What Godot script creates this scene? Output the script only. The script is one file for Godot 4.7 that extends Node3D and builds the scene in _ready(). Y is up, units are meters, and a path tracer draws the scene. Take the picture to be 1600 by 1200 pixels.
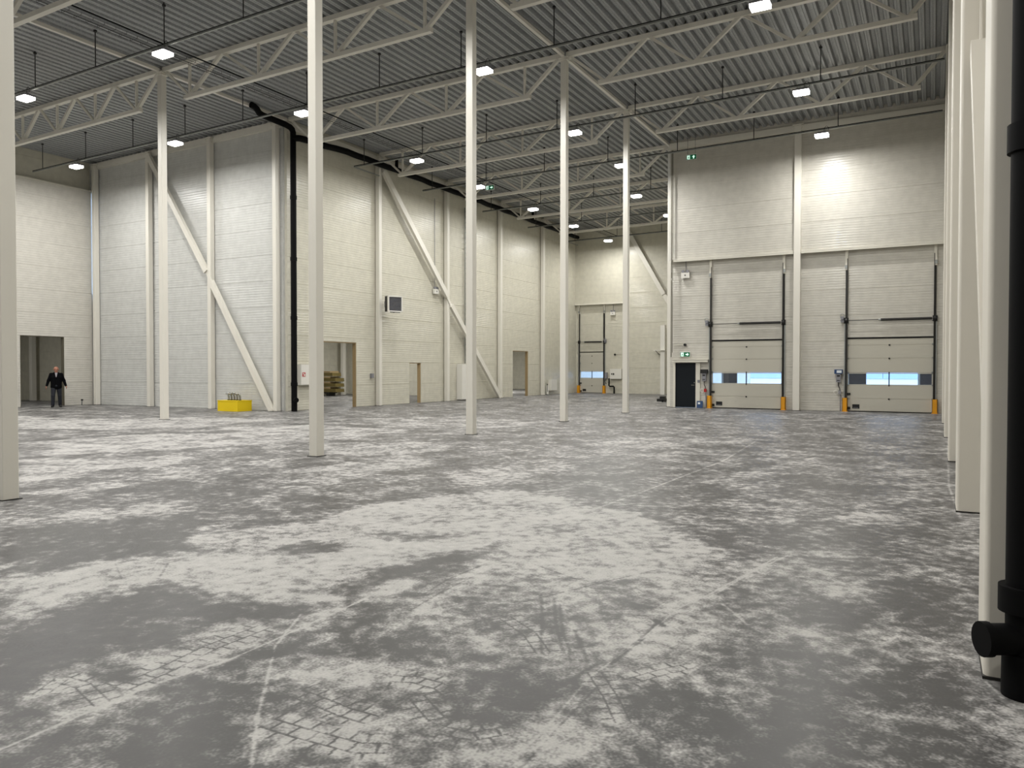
extends Node3D
# An empty logistics hall. x runs along the roof trusses, z along the column rows (negative = away), y is up, metres.

const GRID := 5.571          # bay length along z
const ZC := -10.96           # centre line of the first column row in view
const XA := -10.28           # middle column row
const XL := -22.13           # column row in line with the partition wall
const ROWS := [-5.389, -10.96, -16.531, -22.102, -27.673, -33.244, -38.815, -44.386, -49.957]

var M := {}
var used := {}
var cache := {}

# ---------------------------------------------------------------- small helpers
class Shape:
	var v := PackedVector3Array()
	var n := PackedVector3Array()
	var uv := PackedVector2Array()
	func tri(a: Vector3, b: Vector3, c: Vector3, na: Vector3, nb: Vector3, nc: Vector3) -> void:
		if (b - a).cross(c - a).dot(na + nb + nc) > 0.0:
			v.append_array([a, c, b]); n.append_array([na, nc, nb])
		else:
			v.append_array([a, b, c]); n.append_array([na, nb, nc])
	func quad(a: Vector3, b: Vector3, c: Vector3, d: Vector3, nn: Vector3) -> void:
		tri(a, b, c, nn, nn, nn); tri(a, c, d, nn, nn, nn)
	func quad4(a: Vector3, b: Vector3, c: Vector3, d: Vector3, na: Vector3, nb: Vector3, nc: Vector3, nd: Vector3) -> void:
		tri(a, b, c, na, nb, nc); tri(a, c, d, na, nc, nd)
	func box(c: Vector3, s: Vector3, r := Basis.IDENTITY) -> Shape:
		for ax in 3:
			for sg in [-1.0, 1.0]:
				var d := Vector3.ZERO; d[ax] = sg
				var e := Vector3.ZERO; e[(ax + 1) % 3] = 1.0
				var f := Vector3.ZERO; f[(ax + 2) % 3] = 1.0
				var h := s * 0.5
				var q := []
				for k in [[-1, -1], [1, -1], [1, 1], [-1, 1]]:
					q.append(c + r * ((d + e * k[0] + f * k[1]) * h))
				quad(q[0], q[1], q[2], q[3], r * d)
		return self
	# a box from corner to corner
	func span(a: Vector3, b: Vector3) -> Shape:
		return box((a + b) * 0.5, (b - a).abs())
	# a beam of rectangular section between two points; w across, h along "up"
	func bar(p: Vector3, q: Vector3, w: float, h: float, up := Vector3.UP) -> Shape:
		var d := (q - p).normalized()
		if absf(d.dot(up)) > 0.99: up = Vector3.BACK if absf(d.z) < 0.9 else Vector3.RIGHT
		var s := d.cross(up).normalized()
		return box((p + q) * 0.5, Vector3(w, h, p.distance_to(q)), Basis(s, d.cross(s), d))
	# an upright post with rounded edges
	func post(c: Vector3, sx: float, sz: float, h: float, r: float, steps := 3) -> Shape:
		var ring := []; var nr := []
		for k in 4:
			var cx: float = (sx * 0.5 - r) * [1, -1, -1, 1][k]
			var cz: float = (sz * 0.5 - r) * [1, 1, -1, -1][k]
			for i in steps + 1:
				var a := (k + float(i) / steps) * PI * 0.5
				nr.append(Vector3(cos(a), 0, sin(a)))
				ring.append(Vector3(cx, 0, cz) + nr[-1] * r)
		for i in ring.size():
			var j := (i + 1) % ring.size()
			quad4(c + ring[i], c + ring[j], c + ring[j] + Vector3(0, h, 0), c + ring[i] + Vector3(0, h, 0), nr[i], nr[j], nr[j], nr[i])
			tri(c + Vector3(0, h, 0), c + ring[i] + Vector3(0, h, 0), c + ring[j] + Vector3(0, h, 0), Vector3.UP, Vector3.UP, Vector3.UP)
			tri(c, c + ring[i], c + ring[j], Vector3.DOWN, Vector3.DOWN, Vector3.DOWN)
		return self
	# a cone or cylinder with end caps
	func cyl(p: Vector3, q: Vector3, r0: float, r1 := -1.0, seg := 12) -> Shape:
		if r1 < 0.0: r1 = r0
		var d := (q - p).normalized()
		var s := d.cross(Vector3.UP if absf(d.y) < 0.9 else Vector3.RIGHT).normalized()
		var t := d.cross(s)
		for i in seg:
			var a := TAU * i / seg
			var b := TAU * (i + 1) / seg
			var na := s * cos(a) + t * sin(a)
			var nb := s * cos(b) + t * sin(b)
			quad4(p + na * r0, p + nb * r0, q + nb * r1, q + na * r1, na, nb, nb, na)
			if r0 > 0.0: tri(p, p + na * r0, p + nb * r0, -d, -d, -d)
			if r1 > 0.0: tri(q, q + na * r1, q + nb * r1, d, d, d)
		return self
	# a round tube along a path
	func tube(pts: Array, r: float, seg := 10) -> Shape:
		var rings := []; var nrs := []
		var ref := Vector3.UP
		for i in pts.size():
			var d: Vector3 = (pts[mini(i + 1, pts.size() - 1)] - pts[maxi(i - 1, 0)]).normalized()
			if i == 0 and absf(d.dot(ref)) > 0.9: ref = Vector3.RIGHT
			var s := (ref - d * ref.dot(d)).normalized()
			ref = s
			var t := d.cross(s)
			var ring := []; var nr := []
			for k in seg:
				var a := TAU * k / seg
				nr.append(s * cos(a) + t * sin(a)); ring.append(pts[i] + nr[-1] * r)
			rings.append(ring); nrs.append(nr)
		for i in pts.size() - 1:
			for k in seg:
				var l := (k + 1) % seg
				quad4(rings[i][k], rings[i][l], rings[i + 1][l], rings[i + 1][k], nrs[i][k], nrs[i][l], nrs[i + 1][l], nrs[i + 1][k])
		for e in [0, pts.size() - 1]:
			var dd: Vector3 = (pts[0] - pts[1]).normalized() if e == 0 else (pts[-1] - pts[-2]).normalized()
			for k in seg:
				tri(pts[e], rings[e][k], rings[e][(k + 1) % seg], dd, dd, dd)
		return self
	# a flat outline in the xy plane given thickness along z
	func plate(o: Array, z0: float, z1: float) -> Shape:
		var p := PackedVector2Array(o)
		var ix := Geometry2D.triangulate_polygon(p)
		for z in [z0, z1]:
			var nn := Vector3(0, 0, 1 if z == maxf(z0, z1) else -1)
			for i in range(0, ix.size(), 3):
				tri(Vector3(p[ix[i]].x, p[ix[i]].y, z), Vector3(p[ix[i + 1]].x, p[ix[i + 1]].y, z), Vector3(p[ix[i + 2]].x, p[ix[i + 2]].y, z), nn, nn, nn)
		var cw := 1.0 if Geometry2D.is_polygon_clockwise(p) else -1.0
		for i in p.size():
			var a := p[i]; var b := p[(i + 1) % p.size()]
			var e := (b - a).normalized()
			var nn2 := Vector3(-e.y, e.x, 0) * cw
			quad(Vector3(a.x, a.y, z0), Vector3(b.x, b.y, z0), Vector3(b.x, b.y, z1), Vector3(a.x, a.y, z1), nn2)
		return self
	func add_to(m: ArrayMesh) -> void:
		var a := []; a.resize(Mesh.ARRAY_MAX)
		a[Mesh.ARRAY_VERTEX] = v; a[Mesh.ARRAY_NORMAL] = n
		if uv.size() == v.size(): a[Mesh.ARRAY_TEX_UV] = uv
		m.add_surface_from_arrays(Mesh.PRIMITIVE_TRIANGLES, a)
	func mesh() -> ArrayMesh:
		var m := ArrayMesh.new()
		add_to(m)
		return m

func numbered(base: String, where = "") -> String:
	var key := str(where) + "/" + base
	used[key] = used.get(key, -1) + 1
	return base if used[key] == 0 else "%s_%03d" % [base, used[key]]

func tag(o: Node, label := "", category := "", group := "", kind := "") -> void:
	if label: o.set_meta("label", label)
	if category: o.set_meta("category", category)
	if group: o.set_meta("group", group)
	if kind: o.set_meta("kind", kind)

# a node whose children are the parts of one thing
func thing(called: String, at: Vector3, label: String, category: String, group := "", turn := 0.0) -> Node3D:
	var o := Node3D.new()
	o.name = numbered(called)
	add_child(o)
	o.position = at
	o.rotation.y = turn
	tag(o, label, category, group)
	return o

func place(m: Mesh, called: String, mat: Material, parent: Node, at := Transform3D.IDENTITY) -> MeshInstance3D:
	var o := MeshInstance3D.new()
	o.mesh = m
	o.material_override = mat
	o.name = numbered(called, parent.get_instance_id())
	parent.add_child(o)
	o.transform = at
	return o

func part(s: Shape, called: String, mat: Material, parent: Node, label := "") -> MeshInstance3D:
	var o := place(s.mesh(), called, mat, parent)
	if label: o.set_meta("label", label)
	return o

# a thing that is one mesh, at the root
func solo(s: Shape, called: String, mat: Material, at: Vector3, label: String, category: String, group := "") -> MeshInstance3D:
	var o := MeshInstance3D.new()
	o.mesh = s.mesh()
	o.material_override = mat
	o.name = numbered(called)
	add_child(o)
	o.position = at
	tag(o, label, category, group)
	return o

func setting(called: String, label: String, category: String) -> Node3D:
	var o := Node3D.new()
	o.name = called
	add_child(o)
	tag(o, label, category, "", "structure")
	return o

# the top of the trusses' upper chords: the roof rises gently along x
func rt(x: float) -> float:
	return 11.62 + 0.014 * (x + 10.2)

func paint(col: Color, rough: float, metal := 0.0, spec := 0.5) -> StandardMaterial3D:
	var m := StandardMaterial3D.new()
	m.albedo_color = col
	m.roughness = rough
	m.metallic = metal
	m.metallic_specular = spec
	return m

func glow(col: Color, e: float) -> StandardMaterial3D:
	var m := paint(col, 0.5)
	m.emission_enabled = true
	m.emission = col
	m.emission_energy_multiplier = e
	return m

func noise_tex(freq: float, lo: float, hi: float, seed_: int, size := 512, oct := 4) -> NoiseTexture2D:
	var f := FastNoiseLite.new()
	f.seed = seed_; f.frequency = freq; f.fractal_octaves = oct
	var t := NoiseTexture2D.new()
	t.width = size; t.height = size; t.seamless = true; t.noise = f
	var g := Gradient.new()
	g.set_color(0, Color(lo, lo, lo)); g.set_color(1, Color(hi, hi, hi))
	t.color_ramp = g
	return t
const PATCHES := [  # opening rows set broad tones, paler far left and darker near; stains follow
	[0.80, [-28.34, -15.19, -24.24, -15.51, -22.35, -17.76, -18.74, -18.63, -18.41, -14.62, -19.90, -12.73, -22.74, -12.19]],
	[0.80, [-17.87, -10.06, -17.66, -12.13, -15.76, -14.09, -12.94, -14.36, -13.09, -12.05, -13.87, -9.81, -14.74, -8.54]],
	[0.80, [-14.99, -8.03, -13.71, -8.40, -13.15, -9.43, -11.73, -9.73, -11.56, -8.53, -12.18, -7.25, -12.85, -6.88]],
	[0.76, [-17.94, -14.89, -16.29, -16.98, -12.49, -16.91, -12.16, -14.40, -13.41, -12.93]],
	[0.74, [-11.51, -11.99, -10.81, -13.67, -9.47, -14.77, -8.65, -13.01, -9.49, -11.23]],
	[0.72, [-9.41, -9.07, -8.96, -10.61, -7.95, -11.97, -7.49, -10.14, -7.75, -8.60]],
	[0.70, [-6.73, -10.12, -6.12, -11.57, -5.30, -11.36, -5.50, -10.00, -5.90, -9.20]],
	[0.68, [-16.71, -19.78, -14.70, -22.94, -10.48, -21.53, -10.90, -18.32, -13.36, -17.48]],
	[0.68, [-7.17, -16.07, -5.61, -18.91, -3.57, -18.09, -4.69, -15.81, -6.01, -14.77]],
	[0.25, [-11.24, -7.19, -9.89, -7.40, -7.98, -7.57, -7.49, -6.69, -8.68, -6.40, -10.05, -6.42]],
	[0.25, [-7.70, -7.42, -6.74, -7.48, -6.05, -7.65, -6.08, -6.97, -6.68, -6.64]],
	[0.22, [-3.45, -1.77, -3.48, -2.18, -3.43, -2.84, -3.47, -3.39, -3.09, -2.93, -2.40, -2.20, -3.21, -1.65]],
	[0.27, [-1.28, -3.66, -1.10, -4.23, -0.70, -4.92, -0.18, -5.08, 0.20, -4.75, 0.25, -3.67, -1.13, -2.85]],
	[0.22, [-3.43, -3.40, -3.38, -3.99, -3.04, -4.11, -2.58, -3.88, -2.23, -3.61, -2.57, -3.47, -2.85, -3.37, -3.31, -3.23]],
	[0.24, [-2.29, -3.10, -2.17, -3.64, -1.81, -3.64, -1.57, -3.54, -1.72, -3.13, -1.80, -2.81, -2.01, -2.72, -2.22, -2.90]],
	[0.30, [-1.48, -6.04, -0.98, -6.88, -0.34, -6.78, 0.27, -6.52, 0.16, -5.52, -0.43, -5.19, -0.90, -5.00, -1.26, -5.32]],
	[0.34, [-1.99, -9.01, -0.87, -8.25, 0.14, -8.99, 0.26, -7.57, -0.36, -7.23, -1.09, -7.64]],
	[0.34, [-4.69, -11.26, -2.43, -10.99, -2.44, -8.76, -3.10, -8.87, -4.75, -9.56]],
	[0.36, [-2.29, -12.60, -0.49, -13.19, -0.26, -11.26, -1.47, -10.30]],
	[0.22, [-2.94, -2.74, -2.69, -2.71, -2.72, -2.62, -2.44, -2.24, -2.70, -2.48]],
	[0.90, [-6.39, -3.29, -6.22, -3.52, -6.16, -4.01, -5.81, -4.41, -5.91, -4.82, -6.34, -4.88, -6.32, -5.40, -5.81, -6.24, -6.06, -7.23, -5.68, -8.24, -5.06, -9.20, -3.88, -8.69, -2.90, -8.28, -2.03, -7.28, -1.55, -7.04, -1.71, -6.13, -1.70, -5.42, -2.03, -5.24, -2.43, -5.21, -2.80, -5.10, -3.34, -5.83, -3.56, -6.34, -3.67, -5.52, -3.60, -4.86, -3.62, -4.27, -3.99, -3.90, -4.26, -3.92, -4.67, -3.87, -5.27, -3.83, -5.44, -3.54, -5.39, -3.20, -5.33, -2.99, -5.21, -2.68]],
	[0.68, [-3.44, -5.78, -3.13, -5.69, -2.49, -5.58, -1.98, -5.66, -1.68, -6.03, -1.41, -6.90, -1.11, -7.06, -1.21, -6.18, -1.29, -5.84, -1.39, -5.50, -1.24, -5.17, -1.23, -4.62, -1.29, -4.35, -1.20, -4.07, -1.26, -3.80, -1.35, -3.71, -1.23, -3.44, -1.25, -3.08, -1.39, -3.13, -1.53, -3.36, -1.40, -3.55, -1.46, -3.60, -1.69, -3.80, -1.87, -3.76, -2.04, -3.94, -2.21, -4.02, -2.41, -4.30, -2.77, -4.49, -3.13, -4.63, -3.29, -5.14]],
	[0.90, [-1.77, -2.61, -1.78, -2.82, -1.71, -3.10, -1.67, -3.36, -1.59, -3.49, -1.42, -3.19, -1.40, -3.00, -1.40, -2.82]],
	[0.85, [-3.70, -1.90, -3.71, -2.07, -3.73, -2.30, -3.95, -2.16, -4.08, -2.29, -4.12, -2.43, -3.96, -2.45, -4.06, -2.70, -4.02, -2.96, -3.98, -3.30, -3.90, -3.56, -3.59, -3.51, -3.53, -3.35, -3.47, -2.87, -3.53, -2.64, -3.53, -2.41, -3.51, -2.20, -3.51, -1.96, -3.49, -1.79]],
	[0.85, [-3.59, -3.51, -3.65, -3.92, -3.62, -4.27, -3.68, -4.81, -3.52, -4.76, -3.42, -4.05, -3.47, -3.72, -3.47, -3.45]],
	[0.30, [-3.97, -2.44, -3.98, -2.57, -3.68, -2.61, -3.60, -2.36, -3.57, -2.24]],
	[0.80, [-3.24, -3.16, -3.01, -3.23, -2.79, -3.30, -2.53, -3.42, -2.23, -3.36, -2.13, -3.23, -2.14, -3.10, -2.31, -3.13, -2.59, -3.06, -2.85, -3.06, -3.01, -3.08]],
	[0.75, [-2.87, -2.91, -2.71, -2.91, -2.42, -2.86, -2.30, -2.81, -2.36, -2.76, -2.58, -2.77, -2.74, -2.81]],
	[0.72, [-2.74, -2.57, -2.70, -2.63, -2.45, -2.62, -2.25, -2.66, -2.13, -2.73, -2.06, -2.60, -2.13, -2.52, -2.25, -2.49, -2.39, -2.48, -2.36, -2.34, -2.43, -2.33, -2.60, -2.46]],
	[0.70, [-2.36, -2.74, -2.27, -2.87, -2.18, -2.95, -2.12, -2.87, -2.17, -2.74, -2.25, -2.66]],
	[0.80, [-3.01, -2.47, -2.96, -2.52, -2.90, -2.47, -2.95, -2.43]],
	[0.80, [-2.91, -2.61, -2.87, -2.67, -2.76, -2.52, -2.82, -2.49]],
	[0.70, [-3.10, -3.85, -3.09, -4.03, -2.99, -3.97, -3.01, -3.81]],
	[0.75, [-3.49, -4.26, -3.42, -4.47, -3.05, -4.42, -2.85, -4.29, -3.08, -4.16]],
	[0.70, [-2.01, -3.25, -1.93, -3.43, -1.90, -3.32, -1.93, -3.02]],
	[0.65, [-1.97, -2.81, -1.88, -2.93, -1.75, -2.94, -1.82, -2.83, -1.87, -2.77]],
	[0.70, [-2.89, -4.26, -2.46, -4.14, -2.18, -3.97, -2.17, -3.86, -2.44, -3.95, -2.67, -4.02]],
	[0.72, [-0.96, -9.06, -0.75, -9.70, -0.22, -9.64, -0.06, -9.17, -0.32, -8.87, -0.74, -8.79]],
	[0.68, [-0.85, -6.49, -0.57, -6.80, -0.38, -6.05, -0.61, -5.82, -0.73, -6.06]],
	[0.75, [-0.99, -3.88, -0.91, -3.97, -0.87, -3.80, -0.83, -3.73, -0.95, -3.68]],
	[0.75, [-1.01, -3.54, -0.94, -3.59, -0.93, -3.49, -0.98, -3.46]],
	[0.72, [-0.75, -5.18, -0.48, -4.87, -0.50, -4.78, -0.72, -5.03]],
	[0.66, [-0.71, -4.37, -0.59, -4.38, -0.52, -4.20, -0.62, -4.11]],
	[0.60, [-0.44, -4.14, -0.39, -4.15, -0.36, -3.77, -0.42, -3.81]],
	[0.62, [0.30, -9.93, 0.37, -9.68, 0.37, -7.17, 0.33, -6.89, 0.29, -7.84]],
	[0.70, [-1.29, -5.74, -1.06, -5.28, -0.95, -5.04, -1.03, -5.03, -1.26, -5.46]],
	[0.66, [-1.31, -6.95, -0.79, -6.99, -0.25, -6.93, -0.33, -6.67, -0.71, -6.68, -1.14, -6.33]],
	[0.72, [-8.74, -4.74, -8.63, -5.60, -8.23, -6.43, -7.59, -5.89, -8.04, -5.21, -8.23, -4.63]],
	[0.72, [-10.61, -5.68, -10.56, -6.46, -10.84, -8.00, -10.52, -8.73, -9.97, -7.36, -9.91, -6.07]],
	[0.75, [-13.26, -7.10, -12.61, -7.95, -11.38, -6.87, -11.82, -6.33]],
	[0.15, [-8.14, -4.38, -7.87, -5.10, -7.33, -5.82, -6.76, -5.52, -6.52, -4.95, -6.01, -4.76, -6.03, -4.44, -6.36, -4.00, -6.40, -3.59, -6.55, -3.38, -7.70, -3.97]],
	[0.20, [-5.21, -4.87, -5.31, -5.36, -5.09, -5.64, -4.68, -5.50, -4.82, -5.17]],
	[0.35, [-5.08, -6.01, -4.67, -6.31, -4.21, -6.23, -4.32, -5.94, -4.69, -5.83]],
	[0.15, [-3.94, -4.33, -3.95, -5.00, -3.80, -5.71, -3.58, -6.38, -3.48, -5.97, -3.60, -5.31, -3.69, -4.67, -3.74, -4.21]],
	[0.12, [-5.13, -3.62, -4.54, -3.76, -3.93, -3.84, -3.56, -4.21, -3.70, -3.79, -3.95, -3.52, -4.10, -2.97, -4.18, -2.48, -4.26, -2.19, -5.09, -2.62, -5.11, -3.03]],
	[0.20, [-3.54, -4.79, -3.66, -5.40, -3.40, -5.30, -3.18, -4.61, -3.50, -4.43]],
	[0.30, [-1.91, -7.19, -1.75, -7.93, -1.29, -8.19, -1.00, -7.40, -1.40, -7.12]],
	[0.25, [-0.75, -5.86, -0.56, -5.71, -0.60, -5.38, -0.77, -5.59]],
	[0.30, [-1.97, -5.10, -1.80, -5.28, -1.61, -5.21, -1.73, -4.94, -1.89, -4.94]],
]
const SCUFFS := [
	[-0.50, 0.050, [-1.57, -4.02, -1.55, -4.44, -1.56, -4.82]],
	[-0.70, 0.060, [-1.58, -4.84, -1.51, -4.77]],
	[0.45, 0.030, [-3.53, -1.81, -3.55, -2.22, -3.56, -2.58, -3.49, -3.02, -3.51, -3.43, -3.56, -4.21, -3.65, -4.77]],
	[0.35, 0.030, [-2.46, -2.23, -2.80, -2.58, -2.99, -2.80, -3.42, -3.29, -3.72, -3.81]],
	[-0.30, 0.040, [-2.50, -4.98, -2.29, -4.59, -2.08, -4.15, -1.98, -3.96]],
	[-0.30, 0.040, [-2.38, -4.96, -2.10, -4.41, -1.87, -4.03]],
	[-0.30, 0.040, [-2.28, -4.84, -2.04, -4.37, -1.83, -4.03]],
	[-0.35, 0.040, [-1.97, -4.41, -1.82, -4.17, -1.69, -3.96]],
	[-0.25, 0.030, [-2.57, -4.68, -2.39, -5.13, -2.18, -5.64, -1.97, -6.10]],
	[-0.25, 0.030, [-2.99, -5.77, -2.45, -5.50, -2.12, -5.48]],
	[0.40, 0.030, [-1.42, -5.62, -1.32, -6.23, -1.19, -7.02]],
	[0.40, 0.030, [-1.38, -5.69, -1.28, -6.41, -1.12, -7.11]],
	[0.40, 0.040, [-1.28, -5.40, -1.15, -5.23, -1.04, -5.05]],
	[0.30, 0.020, [-1.54, -2.80, -1.55, -3.19, -1.60, -3.76, -1.55, -4.44, -1.53, -5.17, -1.42, -5.62]],
	[-0.20, 0.020, [-1.48, -2.77, -1.50, -3.22, -1.52, -3.70]],
	[-0.30, 0.050, [-1.74, -3.36, -1.68, -3.61, -1.64, -3.94]],
	[0.35, 0.050, [-12.27, -6.62, -11.71, -7.17, -11.38, -7.70, -10.77, -7.78]],
	[0.30, 0.040, [-21.25, -11.97, -17.10, -11.42]],
	[0.30, 0.060, [-3.55, -7.30, -3.43, -9.79, -3.32, -13.98, -3.57, -18.09]],
	[0.30, 0.050, [0.30, -20.26, 0.21, -12.47, 0.28, -9.83]],
	[-0.30, 0.020, [-2.31, -3.13, -2.19, -3.24, -2.19, -3.33]],
	[0.30, 0.030, [0.26, -4.73, 0.30, -4.62, 0.32, -4.54]],
	[-0.30, 0.030, [-3.26, -4.56, -3.33, -5.01, -3.32, -5.58]],
	[-0.25, 0.030, [-3.12, -4.22, -3.18, -4.70, -3.20, -5.19]],
	[-0.25, 0.030, [-5.39, -3.97, -5.69, -4.27, -5.70, -4.39]],
	[-0.20, 0.020, [-6.08, -4.05, -5.58, -3.77]],
]
const TREADS := [
	[0.26, [-2.84, -2.87, -2.66, -2.85, -2.47, -2.82, -2.30, -2.82]],
	[0.24, [-2.52, -3.25, -2.40, -3.30, -2.23, -3.29, -2.13, -3.24]],
	[0.24, [-2.27, -3.13, -2.15, -3.05, -2.03, -2.97]],
	[0.26, [-2.71, -2.56, -2.50, -2.56, -2.32, -2.57, -2.18, -2.58, -2.07, -2.64]],
	[0.22, [-3.96, -2.22, -4.06, -2.39, -3.88, -2.40, -3.57, -2.31]],
	[0.30, [-3.67, -2.47, -3.69, -2.75, -3.75, -3.10, -3.75, -3.50]],
	[0.22, [-1.96, -2.89, -1.80, -2.91, -1.70, -3.03]],
	[0.20, [-1.40, -3.82, -1.29, -4.02, -1.17, -4.20]],
	[0.22, [-1.60, -3.85, -1.40, -3.59, -1.25, -3.36]],
	[0.25, [-0.98, -3.87, -0.88, -3.71]],
	[0.25, [-2.48, -4.42, -2.19, -4.22, -1.97, -3.97]],
]

# ---------------------------------------------------------------- materials
func make_materials() -> void:
	var soft := noise_tex(0.012, 0.93, 1.0, 3)
	for k in [["panel_warm", Color(0.79, 0.775, 0.735)], ["panel_cool_light", Color(0.79, 0.79, 0.775)], ["panel_far", Color(0.80, 0.785, 0.725)], ["panel_left", Color(0.81, 0.795, 0.76)]]:  # one paint, tinted per wall to put warm and cool light into colour
		var m := paint(k[1], 0.32)
		m.albedo_texture = soft
		m.uv1_triplanar = true; m.uv1_world_triplanar = true; m.uv1_scale = Vector3(0.35, 0.35, 0.35)
		M[k[0]] = m
	M.steel_white = paint(Color(0.845, 0.83, 0.79), 0.4)
	M.steel_pilaster = paint(Color(0.84, 0.82, 0.775), 0.5)
	M.trim = paint(Color(0.84, 0.825, 0.775), 0.35)
	var zinc := paint(Color(0.69, 0.70, 0.705), 0.45, 0.25)
	zinc.albedo_texture = noise_tex(0.03, 0.8, 1.0, 9)
	zinc.uv1_triplanar = true; zinc.uv1_world_triplanar = true; zinc.uv1_scale = Vector3(0.9, 0.9, 0.9)
	M.deck = zinc
	M.galv = paint(Color(0.60, 0.61, 0.60), 0.4, 0.7)
	M.dark_steel = paint(Color(0.20, 0.195, 0.185), 0.45, 0.5)
	M.rod = paint(Color(0.16, 0.16, 0.16), 0.5, 0.3)
	M.rubber = paint(Color(0.06, 0.06, 0.062), 0.7, 0.0, 0.3)
	M.pipe = paint(Color(0.05, 0.05, 0.053), 0.6, 0.0, 0.2)
	M.door_leaf = paint(Color(0.075, 0.095, 0.115), 0.5, 0.0, 0.3)
	M.door_panel = paint(Color(0.73, 0.715, 0.665), 0.4)
	M.yellow = paint(Color(0.85, 0.58, 0.03), 0.5)
	M.box_yellow = paint(Color(0.88, 0.76, 0.0), 0.6)
	M.white = paint(Color(0.86, 0.85, 0.82), 0.4)
	M.grey_box = paint(Color(0.50, 0.50, 0.52), 0.45)
	M.red = paint(Color(0.65, 0.05, 0.06), 0.5)
	M.blue = paint(Color(0.12, 0.25, 0.42), 0.5)
	M.paper = paint(Color(0.85, 0.87, 0.88), 0.8)
	M.black = paint(Color(0.03, 0.03, 0.03), 0.5)
	M.chrome = paint(Color(0.62, 0.61, 0.58), 0.25, 0.9)
	var wood := paint(Color(0.72, 0.62, 0.45), 0.7)
	wood.albedo_texture = noise_tex(0.05, 0.75, 1.0, 21)
	wood.uv1_triplanar = true; wood.uv1_scale = Vector3(0.4, 4, 4)
	M.wood = wood
	var wood2: StandardMaterial3D = wood.duplicate()
	wood2.albedo_color = Color(0.47, 0.41, 0.21)
	M.wood_green = wood2
	M.core = paint(Color(0.33, 0.31, 0.25), 0.8)
	var pane := paint(Color(0.92, 0.96, 1.0, 0.03), 0.02)
	pane.transparency = BaseMaterial3D.TRANSPARENCY_ALPHA
	M.pane = pane
	M.lens = glow(Color(1.0, 0.985, 0.95), 12.0)
	M.sign_green = glow(Color(0.0, 0.36, 0.22), 0.35)
	M.sign_white = glow(Color(0.85, 1.0, 0.93), 0.9)
	M.asphalt = paint(Color(0.45, 0.46, 0.47), 0.9)
	M.facade_blue = paint(Color(0.66, 0.76, 0.88), 0.5)
	M.facade_white = paint(Color(0.9, 0.91, 0.92), 0.5)
	M.curtain = paint(Color(0.09, 0.09, 0.12), 0.9, 0.0, 0.2)
	M.room_wall = paint(Color(0.74, 0.72, 0.63), 0.5)
	M.skin = paint(Color(0.62, 0.42, 0.34), 0.55)
	M.jacket = paint(Color(0.05, 0.05, 0.06), 0.9, 0.0, 0.15)
	M.jeans = paint(Color(0.085, 0.095, 0.13), 0.85)
	M.shoe = paint(Color(0.03, 0.028, 0.027), 0.5)
	M.shirt = paint(Color(0.62, 0.60, 0.62), 0.8)

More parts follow.
